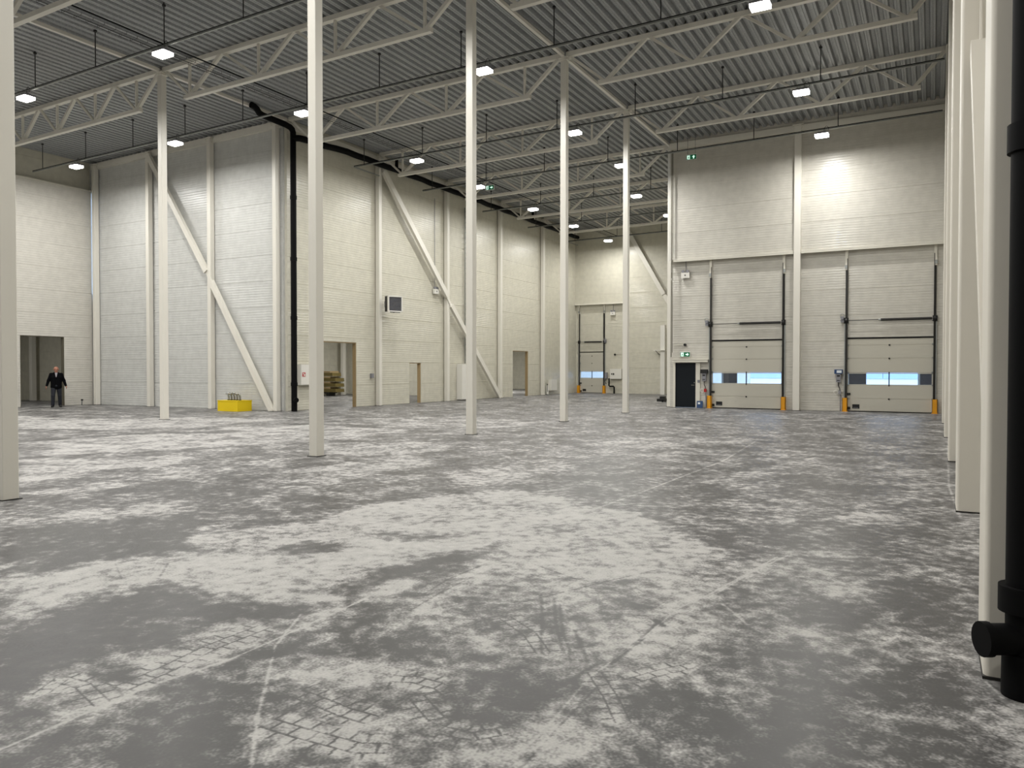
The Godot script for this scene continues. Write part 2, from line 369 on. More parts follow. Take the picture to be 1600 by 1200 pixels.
# ---------------------------------------------------------------- the floor's concrete: grey slab with pale worn laitance, scuffs and saw cuts
func concrete(x0: float, z0: float, sx: float, sz: float, w: int, h: int, seed_off: float) -> Array:
	var px := sx / w
	var pz := sz / h
	# guide: how pale the slab is, from broad tone patches and the stains
	var gw := mini(560, int(sx / 0.05)); var gh := mini(640, int(sz / 0.05))
	var base := PackedFloat32Array(); base.resize(gw * gh)
	base.fill(0.43)
	for p in PATCHES:
		var poly := PackedVector2Array()
		var lo := Vector2(1e9, 1e9); var hi := -lo
		for k in range(0, p[1].size(), 2):
			var q := Vector2(p[1][k], p[1][k + 1])
			poly.append(q); lo = lo.min(q); hi = hi.max(q)
		for j in range(maxi(0, int((lo.y - z0) / sz * gh)), mini(gh, int((hi.y - z0) / sz * gh) + 1)):
			for i in range(maxi(0, int((lo.x - x0) / sx * gw)), mini(gw, int((hi.x - x0) / sx * gw) + 1)):
				if Geometry2D.is_point_in_polygon(Vector2(x0 + (i + 0.5) * sx / gw, z0 + (j + 0.5) * sz / gh), poly):
					base[j * gw + i] = (p[0] - 0.5) * 0.68 + 0.46
	var gi := Image.create_from_data(gw, gh, false, Image.FORMAT_RF, base.to_byte_array())
	gi.resize(int(gw * 0.28), int(gh * 0.28), Image.INTERPOLATE_BILINEAR)
	gi.resize(w, h, Image.INTERPOLATE_CUBIC)
	var g := gi.get_data().to_float32_array()
	# scuffs: thin dark rubber marks and pale scratches, painted along their lines
	for s in SCUFFS:
		var pts: Array = s[2]
		for k in range(0, pts.size() - 2, 2):
			var a := Vector2(pts[k], pts[k + 1]); var b := Vector2(pts[k + 2], pts[k + 3])
			var rad := maxf(s[1] * 0.5, px * 0.7)
			var lo2 := a.min(b) - Vector2(rad, rad); var hi2 := a.max(b) + Vector2(rad, rad)
			for j in range(maxi(0, int((lo2.y - z0) / pz)), mini(h, int((hi2.y - z0) / pz) + 1)):
				for i in range(maxi(0, int((lo2.x - x0) / px)), mini(w, int((hi2.x - x0) / px) + 1)):
					var c := Vector2(x0 + (i + 0.5) * px, z0 + (j + 0.5) * pz)
					var d := c.distance_to(Geometry2D.get_closest_point_to_segment(c, a, b))
					if d < rad: g[j * w + i] += s[0] * (1.0 - d / rad) * 0.9
	# tyre tread prints: pale rubber blocks parted by dark joints
	for s in TREADS:
		var tp: Array = s[1]
		var hw: float = s[0] * 0.5
		var run := 0.0
		for k in range(0, tp.size() - 2, 2):
			var a := Vector2(tp[k], tp[k + 1]); var b := Vector2(tp[k + 2], tp[k + 3])
			var len := a.distance_to(b)
			var d := (b - a) / len
			var lo3 := a.min(b) - Vector2(hw, hw); var hi3 := a.max(b) + Vector2(hw, hw)
			for j in range(maxi(0, int((lo3.y - z0) / pz)), mini(h, int((hi3.y - z0) / pz) + 1)):
				for i in range(maxi(0, int((lo3.x - x0) / px)), mini(w, int((hi3.x - x0) / px) + 1)):
					var c := Vector2(x0 + (i + 0.5) * px, z0 + (j + 0.5) * pz) - a
					var u := c.dot(d); var t := c.dot(Vector2(-d.y, d.x))
					if u < 0.0 or u > len or absf(t) > hw: continue
					var rowi := int((t + hw) / (hw * 2.0) * 3.0)
					var us := fposmod(run + u + rowi * 0.055, 0.11)
					var ts := fposmod((t + hw) / (hw * 2.0) * 3.0, 1.0)
					var edge := clampf((hw - absf(t)) / 0.03, 0.0, 1.0)
					if us < 0.014 or ts < 0.13: g[j * w + i] -= 0.24 * edge
					else: g[j * w + i] += 0.14 * edge
			run += len
	var layers := []
	for f in [[0.35, 5, 11], [6.0, 5, 12], [45.0, 2, 13], [1.2, 5, 14]]:
		var fn := FastNoiseLite.new()
		fn.seed = f[2]; fn.noise_type = FastNoiseLite.TYPE_SIMPLEX_SMOOTH
		fn.frequency = f[0] * px; fn.fractal_octaves = f[1]; fn.fractal_gain = 0.6
		fn.offset = Vector3(x0 / px, z0 / px, 0)
		if f[2] == 14:
			fn.domain_warp_enabled = true; fn.domain_warp_amplitude = 0.8 / px; fn.domain_warp_frequency = 0.4 * px
		var im := fn.get_image(w, int(h * pz / px + 0.5), false, false, false)
		if im.get_height() != h: im.resize(w, h, Image.INTERPOLATE_BILINEAR)
		layers.append(im.get_data())
	var n1: PackedByteArray = layers[0]; var n2: PackedByteArray = layers[1]; var n3: PackedByteArray = layers[2]; var n4: PackedByteArray = layers[3]
	var col := PackedByteArray(); col.resize(w * h * 3)
	var rgh := PackedByteArray(); rgh.resize(w * h)
	var lut := PackedByteArray(); lut.resize(256 * 3)
	var dark := Color(0.318, 0.315, 0.311); var pale := Color(0.745, 0.737, 0.722)
	for k in 256:
		var t := k / 255.0
		var cc := dark.lerp(pale, t)
		lut[k * 3] = int(cc.r * 255.0); lut[k * 3 + 1] = int(cc.g * 255.0); lut[k * 3 + 2] = int(cc.b * 255.0)
	for i in w * h:
		var a := n2[i] * 0.0039 - 0.5
		var b := n4[i] * 0.0039 - 0.5
		var c := n3[i] * 0.0039 - 0.5
		var e := g[i] + a * 0.8 + b * 0.74 + c * 0.36 + (n1[i] * 0.0039 - 0.5) * 0.35
		var cov := clampf((e - 0.28) * 2.35, 0.0, 1.0)
		cov = clampf(cov * 0.76 + 0.06 + a * 0.28 + c * 0.3 + b * 0.22, 0.0, 1.0)
		var k := int(cov * 255.0) * 3
		var o := i * 3
		col[o] = lut[k]; col[o + 1] = lut[k + 1]; col[o + 2] = lut[k + 2]
		rgh[i] = int((0.36 + 0.22 * cov + c * 0.2) * 255.0)
	var out := []
	for q in [Image.create_from_data(w, h, false, Image.FORMAT_RGB8, col), Image.create_from_data(w, h, false, Image.FORMAT_L8, rgh)]:
		out.append(ImageTexture.create_from_image(q))
	return out

func make_floor() -> void:
	var near := Rect2(-13.0, -14.5, 14.0, 14.0)
	var far := Rect2(-44.0, -58.0, 46.0, 76.5)
	var mesh := ArrayMesh.new()
	var mats := []
	for job in [near, far]:
		var tex := concrete(job.position.x, job.position.y, job.size.x, job.size.y, 2048, 2048 if job == near else 2000, 0.0)
		var m := StandardMaterial3D.new()
		m.albedo_texture = tex[0]
		m.roughness = 1.0
		m.roughness_texture = tex[1]
		m.metallic_specular = 0.22
		mats.append(m)
		var s := Shape.new()
		var rects := []
		if job == near:
			rects = [near]
		else:
			rects = [Rect2(-44, -0.5, 46, 19.0), Rect2(-44, -14.5, 31, 14), Rect2(1, -14.5, 1, 14), Rect2(-44, -22.1, 46, 7.6), Rect2(-44, -33.25, 46, 11.15), Rect2(-44, -58, 33.75, 24.75)]
		for r in rects:
			for t in [[0, 0, 1, 0, 1, 1], [0, 0, 1, 1, 0, 1]]:
				for k in range(0, 6, 2):
					var p := Vector2(r.position.x + r.size.x * t[k], r.position.y + r.size.y * t[k + 1])
					s.v.append(Vector3(p.x, 0, p.y)); s.n.append(Vector3.UP)
					s.uv.append((p - job.position) / job.size)
		s.add_to(mesh)
	var under := Shape.new()
	under.span(Vector3(-44, -0.35, -33.25), Vector3(2, -0.004, 18.5))
	under.span(Vector3(-44, -0.35, -58), Vector3(-10.25, -0.004, -33.25))
	under.add_to(mesh)
	mats.append(M.core)
	var o := MeshInstance3D.new()
	o.mesh = mesh
	for k in 3: mesh.surface_set_material(k, mats[k])
	o.name = "floor"
	add_child(o)
	tag(o, "grey concrete floor with pale worn patches and tyre scuffs", "floor", "", "structure")

# ---------------------------------------------------------------- sandwich panel walls, every panel a piece of its own
func panel_mesh(w: float, h: float, ribs: bool) -> ArrayMesh:
	var key := "panel %.3f %.3f %s" % [w, h, ribs]
	if cache.has(key): return cache[key]
	var s := Shape.new()
	var prof := [Vector2(0, -0.014), Vector2(0.007, -0.014), Vector2(0.013, 0)]
	if ribs:
		var y := 0.1
		while y < h - 0.05:
			prof.append_array([Vector2(y - 0.013, 0), Vector2(y, -0.0065), Vector2(y + 0.013, 0)])
			y += 0.1
	prof.append_array([Vector2(h - 0.004, 0), Vector2(h, -0.014)])
	for i in prof.size() - 1:
		var a: Vector2 = prof[i]; var b: Vector2 = prof[i + 1]
		var e := (b - a).normalized()
		s.quad(Vector3(0, a.x, a.y), Vector3(w, a.x, a.y), Vector3(w, b.x, b.y), Vector3(0, b.x, b.y), Vector3(0, -e.y, e.x))
	var t := -0.16
	s.quad(Vector3(0, 0, t), Vector3(w, 0, t), Vector3(w, h, t), Vector3(0, h, t), Vector3(0, 0, -1))
	s.quad(Vector3(0, 0, t), Vector3(w, 0, t), Vector3(w, 0, -0.014), Vector3(0, 0, -0.014), Vector3.DOWN)
	s.quad(Vector3(0, h, t), Vector3(w, h, t), Vector3(w, h, -0.014), Vector3(0, h, -0.014), Vector3.UP)
	for x in [0.0, w]:
		s.quad(Vector3(x, 0, t), Vector3(x, 0, -0.003), Vector3(x, h, -0.003), Vector3(x, h, t), Vector3(-1 if x == 0.0 else 1, 0, 0))
	cache[key] = s.mesh()
	return cache[key]

# bays: distances from origin along dir; openings: Rect2(distance, y, width, height)
func panel_wall(parent: Node3D, origin: Vector3, dir: Vector3, bays: Array, y0: float, y1: float, joint: float, openings: Array, mat: Material, ribs := true) -> void:
	var nrm := dir.cross(Vector3.UP)
	var ys := [y0]
	var y := joint
	while y < y1 - 0.2:
		if y > y0 + 0.2: ys.append(y)
		y += 1.03
	ys.append(y1)
	for b in bays.size() - 1:
		for r in ys.size() - 1:
			var todo := [Rect2(bays[b], ys[r], bays[b + 1] - bays[b], ys[r + 1] - ys[r])]
			for o: Rect2 in openings:
				var next := []
				for q: Rect2 in todo:
					var c := q.intersection(o)
					if c.size.x < 0.001 or c.size.y < 0.001:
						next.append(q); continue
					next.append(Rect2(q.position.x, q.position.y, c.position.x - q.position.x, q.size.y))
					next.append(Rect2(c.end.x, q.position.y, q.end.x - c.end.x, q.size.y))
					next.append(Rect2(c.position.x, q.position.y, c.size.x, c.position.y - q.position.y))
					next.append(Rect2(c.position.x, c.end.y, c.size.x, q.end.y - c.end.y))
				todo = next.filter(func(q): return q.size.x > 0.01 and q.size.y > 0.01)
			for q: Rect2 in todo:
				place(panel_mesh(q.size.x, q.size.y, ribs), "panel", mat, parent, Transform3D(Basis(dir, Vector3.UP, nrm), origin + dir * q.position.x + Vector3(0, q.position.y, 0)))

func make_walls() -> void:
	var R := Vector3.RIGHT; var F := Vector3.FORWARD; var B := Vector3.BACK
	# left wall with the doorway the man stands at; its upper part is set back behind a ledge
	var w := setting("wall_left", "pale sandwich panel wall with a tall doorway and a ledge near the roof", "wall")
	panel_wall(w, Vector3(-34.6, 0, 18.0), F, [0.0, 11.0, 17.0, 22.5, 28.1, 33.7, 40.0], 0.0, 9.95, 1.06, [Rect2(36.75, 0.0, 1.92, 3.12)], M.panel_left)
	panel_wall(w, Vector3(-34.85, 0, 18.0), F, [0.0, 20.0, 40.1], 9.95, 11.62, 10.98, [], M.panel_far, false)
	part(Shape.new().span(Vector3(-34.86, 9.93, 18.0), Vector3(-34.53, 9.99, -22.1)), "ledge_flashing", M.trim, w)
	# partition wall facing the camera, with the yellow box in front
	w = setting("wall_partition", "sandwich panel wall tinted for cool light, behind the yellow box and the diagonal brace", "wall")
	panel_wall(w, Vector3(-34.95, 0, -22.1), R, [0.0, 4.65, 8.55, 12.5], 0.0, rt(-28) + 0.22, 1.06, [], M.panel_cool_light)
	part(Shape.new().bar(Vector3(-34.6, rt(-34.6) - 0.2, -22.03), Vector3(-22.5, rt(-22.5) - 0.2, -22.03), 0.12, 0.26), "edge_beam", M.steel_white, w)
	# long wall running away, with three doorways
	w = setting("wall_long", "long pale sandwich panel wall with three doorways and the fan heater", "wall")
	panel_wall(w, Vector3(-22.32, 0, -22.2), F, [0.0, 5.5, 11.05, 16.6, 22.2, 27.95], 0.0, rt(-22.3) + 0.16, 0.95, [Rect2(1.75, 0, 2.35, 2.83), Rect2(8.0, 0, 0.95, 1.98), Rect2(18.45, 0, 2.0, 2.80)], M.panel_far)
	part(Shape.new().span(Vector3(-22.36, rt(-22.3) - 0.33, -22.3), Vector3(-22.2, rt(-22.3) - 0.12, -50.0)), "edge_beam", M.steel_white, w)
	# far wall
	w = setting("wall_far", "far pale sandwich panel wall with the small loading door", "wall")
	panel_wall(w, Vector3(-22.45, 0, -50.05), R, [0.0, 3.8], 0.0, 6.25, 0.73, [Rect2(0.43, 0, 1.82, 2.86)], M.panel_far)
	panel_wall(w, Vector3(-22.45, 0, -49.9), R, [0.0, 3.8], 6.25, rt(-16) + 0.2, 6.9, [], M.panel_far)
	panel_wall(w, Vector3(-18.65, 0, -49.9), R, [0.0, 4.2, 8.35], 0.0, rt(-16) + 0.2, 0.73, [], M.panel_far)
	# dock wall: the upper part stands proud of the lower one and ends in a drip flashing
	w = setting("wall_dock", "pale ribbed panel wall with two loading doors and a black door", "wall")
	panel_wall(w, Vector3(-10.2, 0, -33.05), R, [0.0, 5.3, 11.3], 0.0, 6.42, 0.73, [Rect2(1.83, 0, 2.92, 2.92), Rect2(7.2, 0, 3.0, 2.92), Rect2(0.24, 0, 0.93, 1.97)], M.panel_warm)
	panel_wall(w, Vector3(-10.2, 0, -32.88), R, [0.0, 5.3, 11.3], 6.42, rt(-5) + 0.22, 7.6, [], M.panel_warm)
	for x in [[-10.12, -5.02], [-4.72, 0.4]]:
		part(Shape.new().span(Vector3(x[0], 6.40, -33.05), Vector3(x[1], 6.44, -32.74)).span(Vector3(x[0], 6.35, -32.76), Vector3(x[1], 6.41, -32.74)), "drip_flashing", M.trim, w)
	part(Shape.new().span(Vector3(-10.2, rt(-10) - 0.34, -32.9), Vector3(0.9, rt(-10) - 0.1, -32.78)), "edge_beam", M.steel_white, w)
	part(Shape.new().span(Vector3(-22.3, 6.2, -50.0), Vector3(-18.7, 6.28, -49.74)), "drip_flashing", M.trim, w).reparent(get_node("wall_far"))
	# flank of the dock block, seen from the far bay only
	w = setting("wall_flank", "plain panel wall flanking the dock block towards the far bay", "wall")
	panel_wall(w, Vector3(-10.36, 0, -50.05), B, [0.0, 8.5, 16.85], 0.0, rt(-10) + 0.16, 0.73, [], M.panel_far, false)
	# pilaster wall on the right and the wall behind the camera
	w = setting("wall_right", "pale panel wall behind the deep pilasters", "wall")
	panel_wall(w, Vector3(0.98, 0, -33.05), B, [0.0, 11.0, 22.0, 33.0, 42.0, 51.05], 0.0, rt(1) + 0.2, 0.73, [], M.panel_warm, false)
	w = setting("wall_back", "pale panel wall closing the hall opposite the dock doors", "wall")
	panel_wall(w, Vector3(0.98, 0, 18.0), -R, [0.0, 12.0, 24.0, 35.8], 0.0, rt(1) + 0.2, 0.73, [], M.panel_warm, false)

	# timber linings in the raw doorways
	var n := 1
	for d in [[-34.6, -18.75, 1.92, 3.12, M.core], [-22.32, -23.95, 2.35, 2.83, M.wood], [-22.32, -30.2, 0.95, 1.98, M.wood], [-22.32, -40.65, 2.0, 2.80, M.wood]]:
		var t := setting("trim_%d" % n, ["dark raw edge lining of the doorway behind the man", "timber lining of the wide doorway beside the fire hose cabinet", "timber lining of the narrow doorway under the fan heater", "timber lining of the doorway nearest the far wall"][n - 1], "trim")
		var x: float = d[0]; var z: float = d[1]; var wd: float = d[2]; var h: float = d[3]
		part(Shape.new().span(Vector3(x - 0.2, 0, z + 0.0), Vector3(x - 0.02, h, z - 0.03)), "board", d[4], t)
		part(Shape.new().span(Vector3(x - 0.2, 0, z - wd + 0.03), Vector3(x - 0.02, h, z - wd)), "board", d[4], t)
		part(Shape.new().span(Vector3(x - 0.2, h - 0.03, z - 0.03), Vector3(x - 0.02, h, z - wd + 0.03)), "board", d[4], t)
		n += 1

	# side rooms behind the doorways
	w = setting("wall_room_beyond_man", "dim side room walls seen through the doorway behind the man", "wall")
	panel_wall(w, Vector3(-43.9, 0, -23.3), R, [0.0, 3.0, 9.1], 0.0, 5.0, 0.5, [], M.panel_far, false)
	panel_wall(w, Vector3(-43.9, 0, -10.0), F, [0.0, 6.5, 13.3], 0.0, 5.0, 0.5, [], M.panel_far, false)
	panel_wall(w, Vector3(-34.8, 0, -10.0), -R, [0.0, 9.1], 0.0, 5.0, 0.5, [], M.panel_far, false)
	part(Shape.new().span(Vector3(-44, 5.0, -23.5), Vector3(-34.85, 5.2, -9.9)), "ceiling_slab", M.room_wall, w)
	w = setting("wall_room_beyond_long", "lit side room walls seen through the doorways of the long wall", "wall")
	panel_wall(w, Vector3(-34.4, 0, -22.4), F, [0.0, 6.0, 11.5, 17.3], 0.0, 5.0, 0.9, [], M.panel_far, false)
	panel_wall(w, Vector3(-34.4, 0, -39.7), R, [0.0, 6.0, 11.85], 0.0, 5.0, 0.9, [], M.panel_far, false)
	panel_wall(w, Vector3(-34.4, 0, -39.9), F, [0.0, 8.0, 17.4], 0.0, 5.0, 0.9, [], M.panel_far, false)
	panel_wall(w, Vector3(-34.4, 0, -57.3), R, [0.0, 6.0, 11.9], 0.0, 5.0, 0.9, [], M.panel_far, false)
	panel_wall(w, Vector3(-22.52, 0, -57.3), B, [0.0, 7.2], 0.0, 5.0, 0.9, [], M.panel_far, false)
	part(Shape.new().span(Vector3(-34.5, 5.0, -57.4), Vector3(-22.5, 5.2, -22.3)), "ceiling_slab", M.room_wall, w)

# ---------------------------------------------------------------- corrugated roof deck, sheet by sheet
func deck_mesh(len: float) -> ArrayMesh:
	var key := "deck %.2f" % len
	if cache.has(key): return cache[key]
	var s := Shape.new()
	var one := [[0.0, 0.0], [0.052, 0.0], [0.058, 0.012], [0.072, 0.012], [0.078, 0.0], [0.13, 0.0], [0.165, 0.125], [0.255, 0.125], [0.29, 0.0]]
	for r in 3:
		for i in one.size() - 1:
			var a := Vector2(one[i][0] + r * 0.29, one[i][1]); var b := Vector2(one[i + 1][0] + r * 0.29, one[i + 1][1])
			var e := (b - a).normalized()
			s.quad(Vector3(a.x, a.y, 0), Vector3(b.x, b.y, 0), Vector3(b.x, b.y, -len), Vector3(a.x, a.y, -len), Vector3(e.y, -e.x, 0))
	cache[key] = s.mesh()
	return cache[key]

func make_roof() -> void:
	var c := setting("ceiling", "corrugated galvanised steel roof deck on lattice trusses", "ceiling")
	var slope := Basis(Vector3.BACK, atan(0.014))
	# blocks of bays: z start, bay length, bays, x from, x to
	for k in [[ROWS[1] + GRID * 0.5, GRID * 1.25, 2, -35.0, 1.0], [ROWS[3] + 0.0, GRID, 2, -22.5, 1.0], [ROWS[5] + 0.0, GRID, 3, -22.5, -10.2]]:
		for b in k[2]:
			var x: float = k[3]
			while x < k[4] - 0.05:
				place(deck_mesh(k[1]), "deck_sheet", M.deck, c, Transform3D(slope, Vector3(x, rt(x), k[0] - b * k[1])))
				x += 0.87
	part(Shape.new().box(Vector3(-17, rt(-17) + 0.26, 5.1), Vector3(36.6, 0.2, 26.4), slope), "roof_slab", M.room_wall, c)
	part(Shape.new().box(Vector3(-17, rt(-17) + 0.24, -15.1), Vector3(36.6, 0.2, 14.4), slope), "roof_slab", M.room_wall, c)
	part(Shape.new().box(Vector3(-10.7, rt(-10.7) + 0.24, -27.7), Vector3(24.2, 0.2, 11.4), slope), "roof_slab", M.room_wall, c)
	part(Shape.new().box(Vector3(-16.4, rt(-16.4) + 0.24, -41.8), Vector3(13.0, 0.2, 17.4), slope), "roof_slab", M.room_wall, c)
	part(Shape.new().box(Vector3(-17, rt(-17) + 0.06, 5.1), Vector3(36.4, 0.1, 26.3), slope), "deck_soffit", M.deck, c)

# ---------------------------------------------------------------- steel frame
func column(x: float, z: float, label: String, size := 0.2, depth := 0.2, group := "", mat: Material = null) -> Node3D:
	var t := thing("steel_column", Vector3(x, 0, z), label, "column", group)
	var m: Material = mat if mat else M.steel_white
	var h := rt(x) - 0.15
	part(Shape.new().post(Vector3.ZERO, size, depth, h, 0.014), "shaft", m, t)
	part(Shape.new().box(Vector3(0, 0.006, 0), Vector3(size + 0.05, 0.012, depth + 0.05)), "base_plate", M.dark_steel, t)
	part(Shape.new().box(Vector3(0, h - 0.09, 0), Vector3(size + 0.1, 0.02, depth + 0.04)).box(Vector3(0, h - 0.005, 0), Vector3(size + 0.16, 0.03, depth + 0.06)), "head_plate", m, t)
	return t

func truss(x0: float, x1: float, z: float, bottoms: Array, tops: Array, posts: bool, label: String, group: String) -> void:
	var t := thing("roof_truss", Vector3((x0 + x1) * 0.5, rt((x0 + x1) * 0.5) - 1.2, z), label, "truss", group)
	var o := -t.position
	var top := func(x): return Vector3(x, rt(x) - 0.07, z) + o
	var low := func(x): return Vector3(x, rt(x) - 1.14, z) + o
	part(Shape.new().bar(top.call(x0 + 0.08), top.call(x1 - 0.08), 0.16, 0.14), "top_chord", M.steel_white, t)
	part(Shape.new().bar(low.call(bottoms[0] - 0.22), low.call(bottoms[-1] + 0.22), 0.14, 0.12), "bottom_chord", M.steel_white, t)
	var ups := [x0 + 0.12] + tops + [x1 - 0.12]
	for i in bottoms.size():
		var b: Vector3 = low.call(bottoms[i])
		part(Shape.new().bar(b, top.call(ups[i]), 0.075, 0.075), "diagonal", M.steel_white, t)
		part(Shape.new().bar(b, top.call(ups[i + 1]), 0.1, 0.1), "diagonal", M.steel_white, t)
		if posts: part(Shape.new().bar(b, top.call(bottoms[i]), 0.07, 0.07), "post", M.steel_white, t)

func make_frame() -> void:
	var nth := ["first", "second", "third", "fourth", "fifth", "sixth", "seventh", "eighth"]
	# middle row of free columns
	for k in 6:
		var where := "standing at the corner of the dock wall" if k == 5 else "%s from the dock wall corner in the middle row" % nth[4 - k]
		column(XA, ROWS[k], "slender white square steel column, %s" % where if k < 5 else "white square steel column standing at the dock wall corner beside the black door", 0.2, 0.2)
	column(XL, ROWS[2] + 0.02, "white square steel column standing free in front of the yellow box wall")
	# columns against the walls
	for k in [[4, "beside the fan heater"], [5, "where the diagonal brace crosses, by the cable ladder"], [6, "at the foot of the diagonal brace"], [7, "beyond the last doorway, near the fire extinguisher"]]:
		column(-22.16, ROWS[k[0]], "white wall column on the long wall %s" % k[1], 0.22, 0.2)
	for k in [[-34.2, "in the corner beside the wall with the man"], [-30.35, "at the top of the diagonal brace"], [-26.4, "crossed by the diagonal brace"], [-22.66, "at the foot of the brace beside the black downpipe"]]:
		column(k[0], -21.95, "white wall column on the yellow box wall %s" % k[1], 0.2, 0.22)
	column(-4.87, -32.82, "white column between the two large loading doors", 0.26, 0.2)
	# deep pilasters along the right wall
	for k in 5:
		var z := -4.68 - 0.275 - k * GRID - (0.1 if k == 0 else 0.0)
		var where: String = ["beside the thick black downpipe", "carrying the upper end of the leaning brace", "third from the thick black downpipe", "fourth from the thick black downpipe", "nearest the dock wall"][k]
		var t := thing("pilaster", Vector3(0.60, 0, z), "deep cream steel pilaster %s" % where, "pilaster")
		part(Shape.new().post(Vector3.ZERO, 0.70, 0.55, rt(0.6) - 0.2, 0.03, 4), "shaft", M.steel_pilaster, t)
		part(Shape.new().box(Vector3(0, 0.008, 0), Vector3(0.71, 0.016, 0.57)), "base_joint", M.dark_steel, t)
	# trusses
	for k in range(1, 5):
		truss(XA, 0.4, ROWS[k], [-8.9, -6.15, -3.4, -0.65], [-7.55, -4.8, -2.05], false, "white roof truss from middle columns to pilasters, %s from the dock wall" % nth[4 - k], "trusses over the dock bay")
	for k in range(1, 8):
		if k == 7 or true:
			truss(XL, XA, ROWS[k], [-20.8, -17.75, -14.75, -11.7], [-19.3, -16.3, -13.25], true, "white roof truss from long wall to middle columns, %s from the far wall" % nth[7 - k], "trusses over the middle bay")
	for k in range(0, 3):
		truss(-34.75, XL, ROWS[k], [-32.4, -30.15, -27.95, -25.7, -23.45], [-31.3, -29.05, -26.85, -24.6], true, "white roof truss ending on the doorway wall, %s from the yellow box wall" % nth[2 - k], "trusses over the left bay")
	# ties along the column rows, under the deck
	for k in range(0, 5):
		solo(Shape.new().box(Vector3.ZERO, Vector3(0.1, 0.1, GRID - 0.25)), "roof_tie", M.steel_white, Vector3(XA, rt(XA) - 0.09, ROWS[k] - GRID * 0.5), "white roof tie linking the heads of the middle columns, %s from the dock wall" % nth[4 - k], "beam", "roof ties of the middle row")
	for k in range(0, 3):
		solo(Shape.new().box(Vector3.ZERO, Vector3(0.1, 0.1, GRID - 0.25)), "roof_tie", M.steel_white, Vector3(XL, rt(XL) - 0.09, ROWS[k] - GRID * 0.5), "white roof tie in line with the long wall, %s from the yellow box wall" % nth[2 - k], "beam", "roof ties of the long wall line")
	# diagonal wall braces: two lengths meeting on a gusset plate at the middle column
	for b in [
		["white diagonal brace on the yellow box wall", Vector3(-22.85, 0.02, -21.86), Vector3(-26.28, 5.3, -21.86), Vector3(-26.55, 5.72, -21.86), Vector3(-30.2, 10.95, -21.86), Vector3.BACK, 0.22],
		["white diagonal brace on the long wall, passing the cable ladder", Vector3(-22.02, 0.02, -38.6), Vector3(-22.02, 5.0, -33.42), Vector3(-22.02, 5.45, -33.05), Vector3(-22.02, 10.7, -27.85), Vector3.RIGHT, 0.27],
		["white diagonal brace high on the far wall", Vector3(-11.6, 0.05, -49.7), Vector3(-15.75, 6.6, -49.7), Vector3(-15.8, 6.68, -49.7), Vector3(-18.25, 10.95, -49.7), Vector3.BACK, 0.28]]:
		var t := thing("diagonal_brace", b[1], b[0], "brace")
		for i in [1, 3]:
			part(Shape.new().bar(b[i] - b[1], b[i + 1] - b[1], b[6], 0.15, b[5]), "strut", M.steel_white, t)
		for i in [1, 4]:
			part(Shape.new().box((b[i] as Vector3) - b[1] + Vector3(0, 0.02 if i == 1 else 0.0, 0), Vector3(0.24, 0.05, 0.16) if i == 1 else Vector3(0.12, 0.3, 0.1)), "foot_plate", M.steel_white, t)
		part(Shape.new().bar(b[2] - b[1], b[3] - b[1], 0.16, 0.02, b[5]), "gusset_plate", M.steel_white, t)
	var t2 := thing("leaning_brace", Vector3(0.43, 0, -5.8), "cream steel brace leaning from the near pilaster to the next one", "brace")
	part(Shape.new().bar(Vector3(0, 0.05, 0), Vector3(0, 5.25, -4.25), 0.2, 0.2, Vector3.RIGHT), "strut", M.steel_pilaster, t2)
	part(Shape.new().plate([Vector2(-4.0, 4.9), Vector2(-4.42, 5.2), Vector2(-4.42, 5.95)], -0.01, 0.01), "gusset_plate", M.steel_pilaster, t2).rotation.y = -PI / 2
	part(Shape.new().cyl(Vector3(-0.03, 5.18, -4.16), Vector3(0.03, 5.18, -4.16), 0.03), "bolt", M.dark_steel, t2)

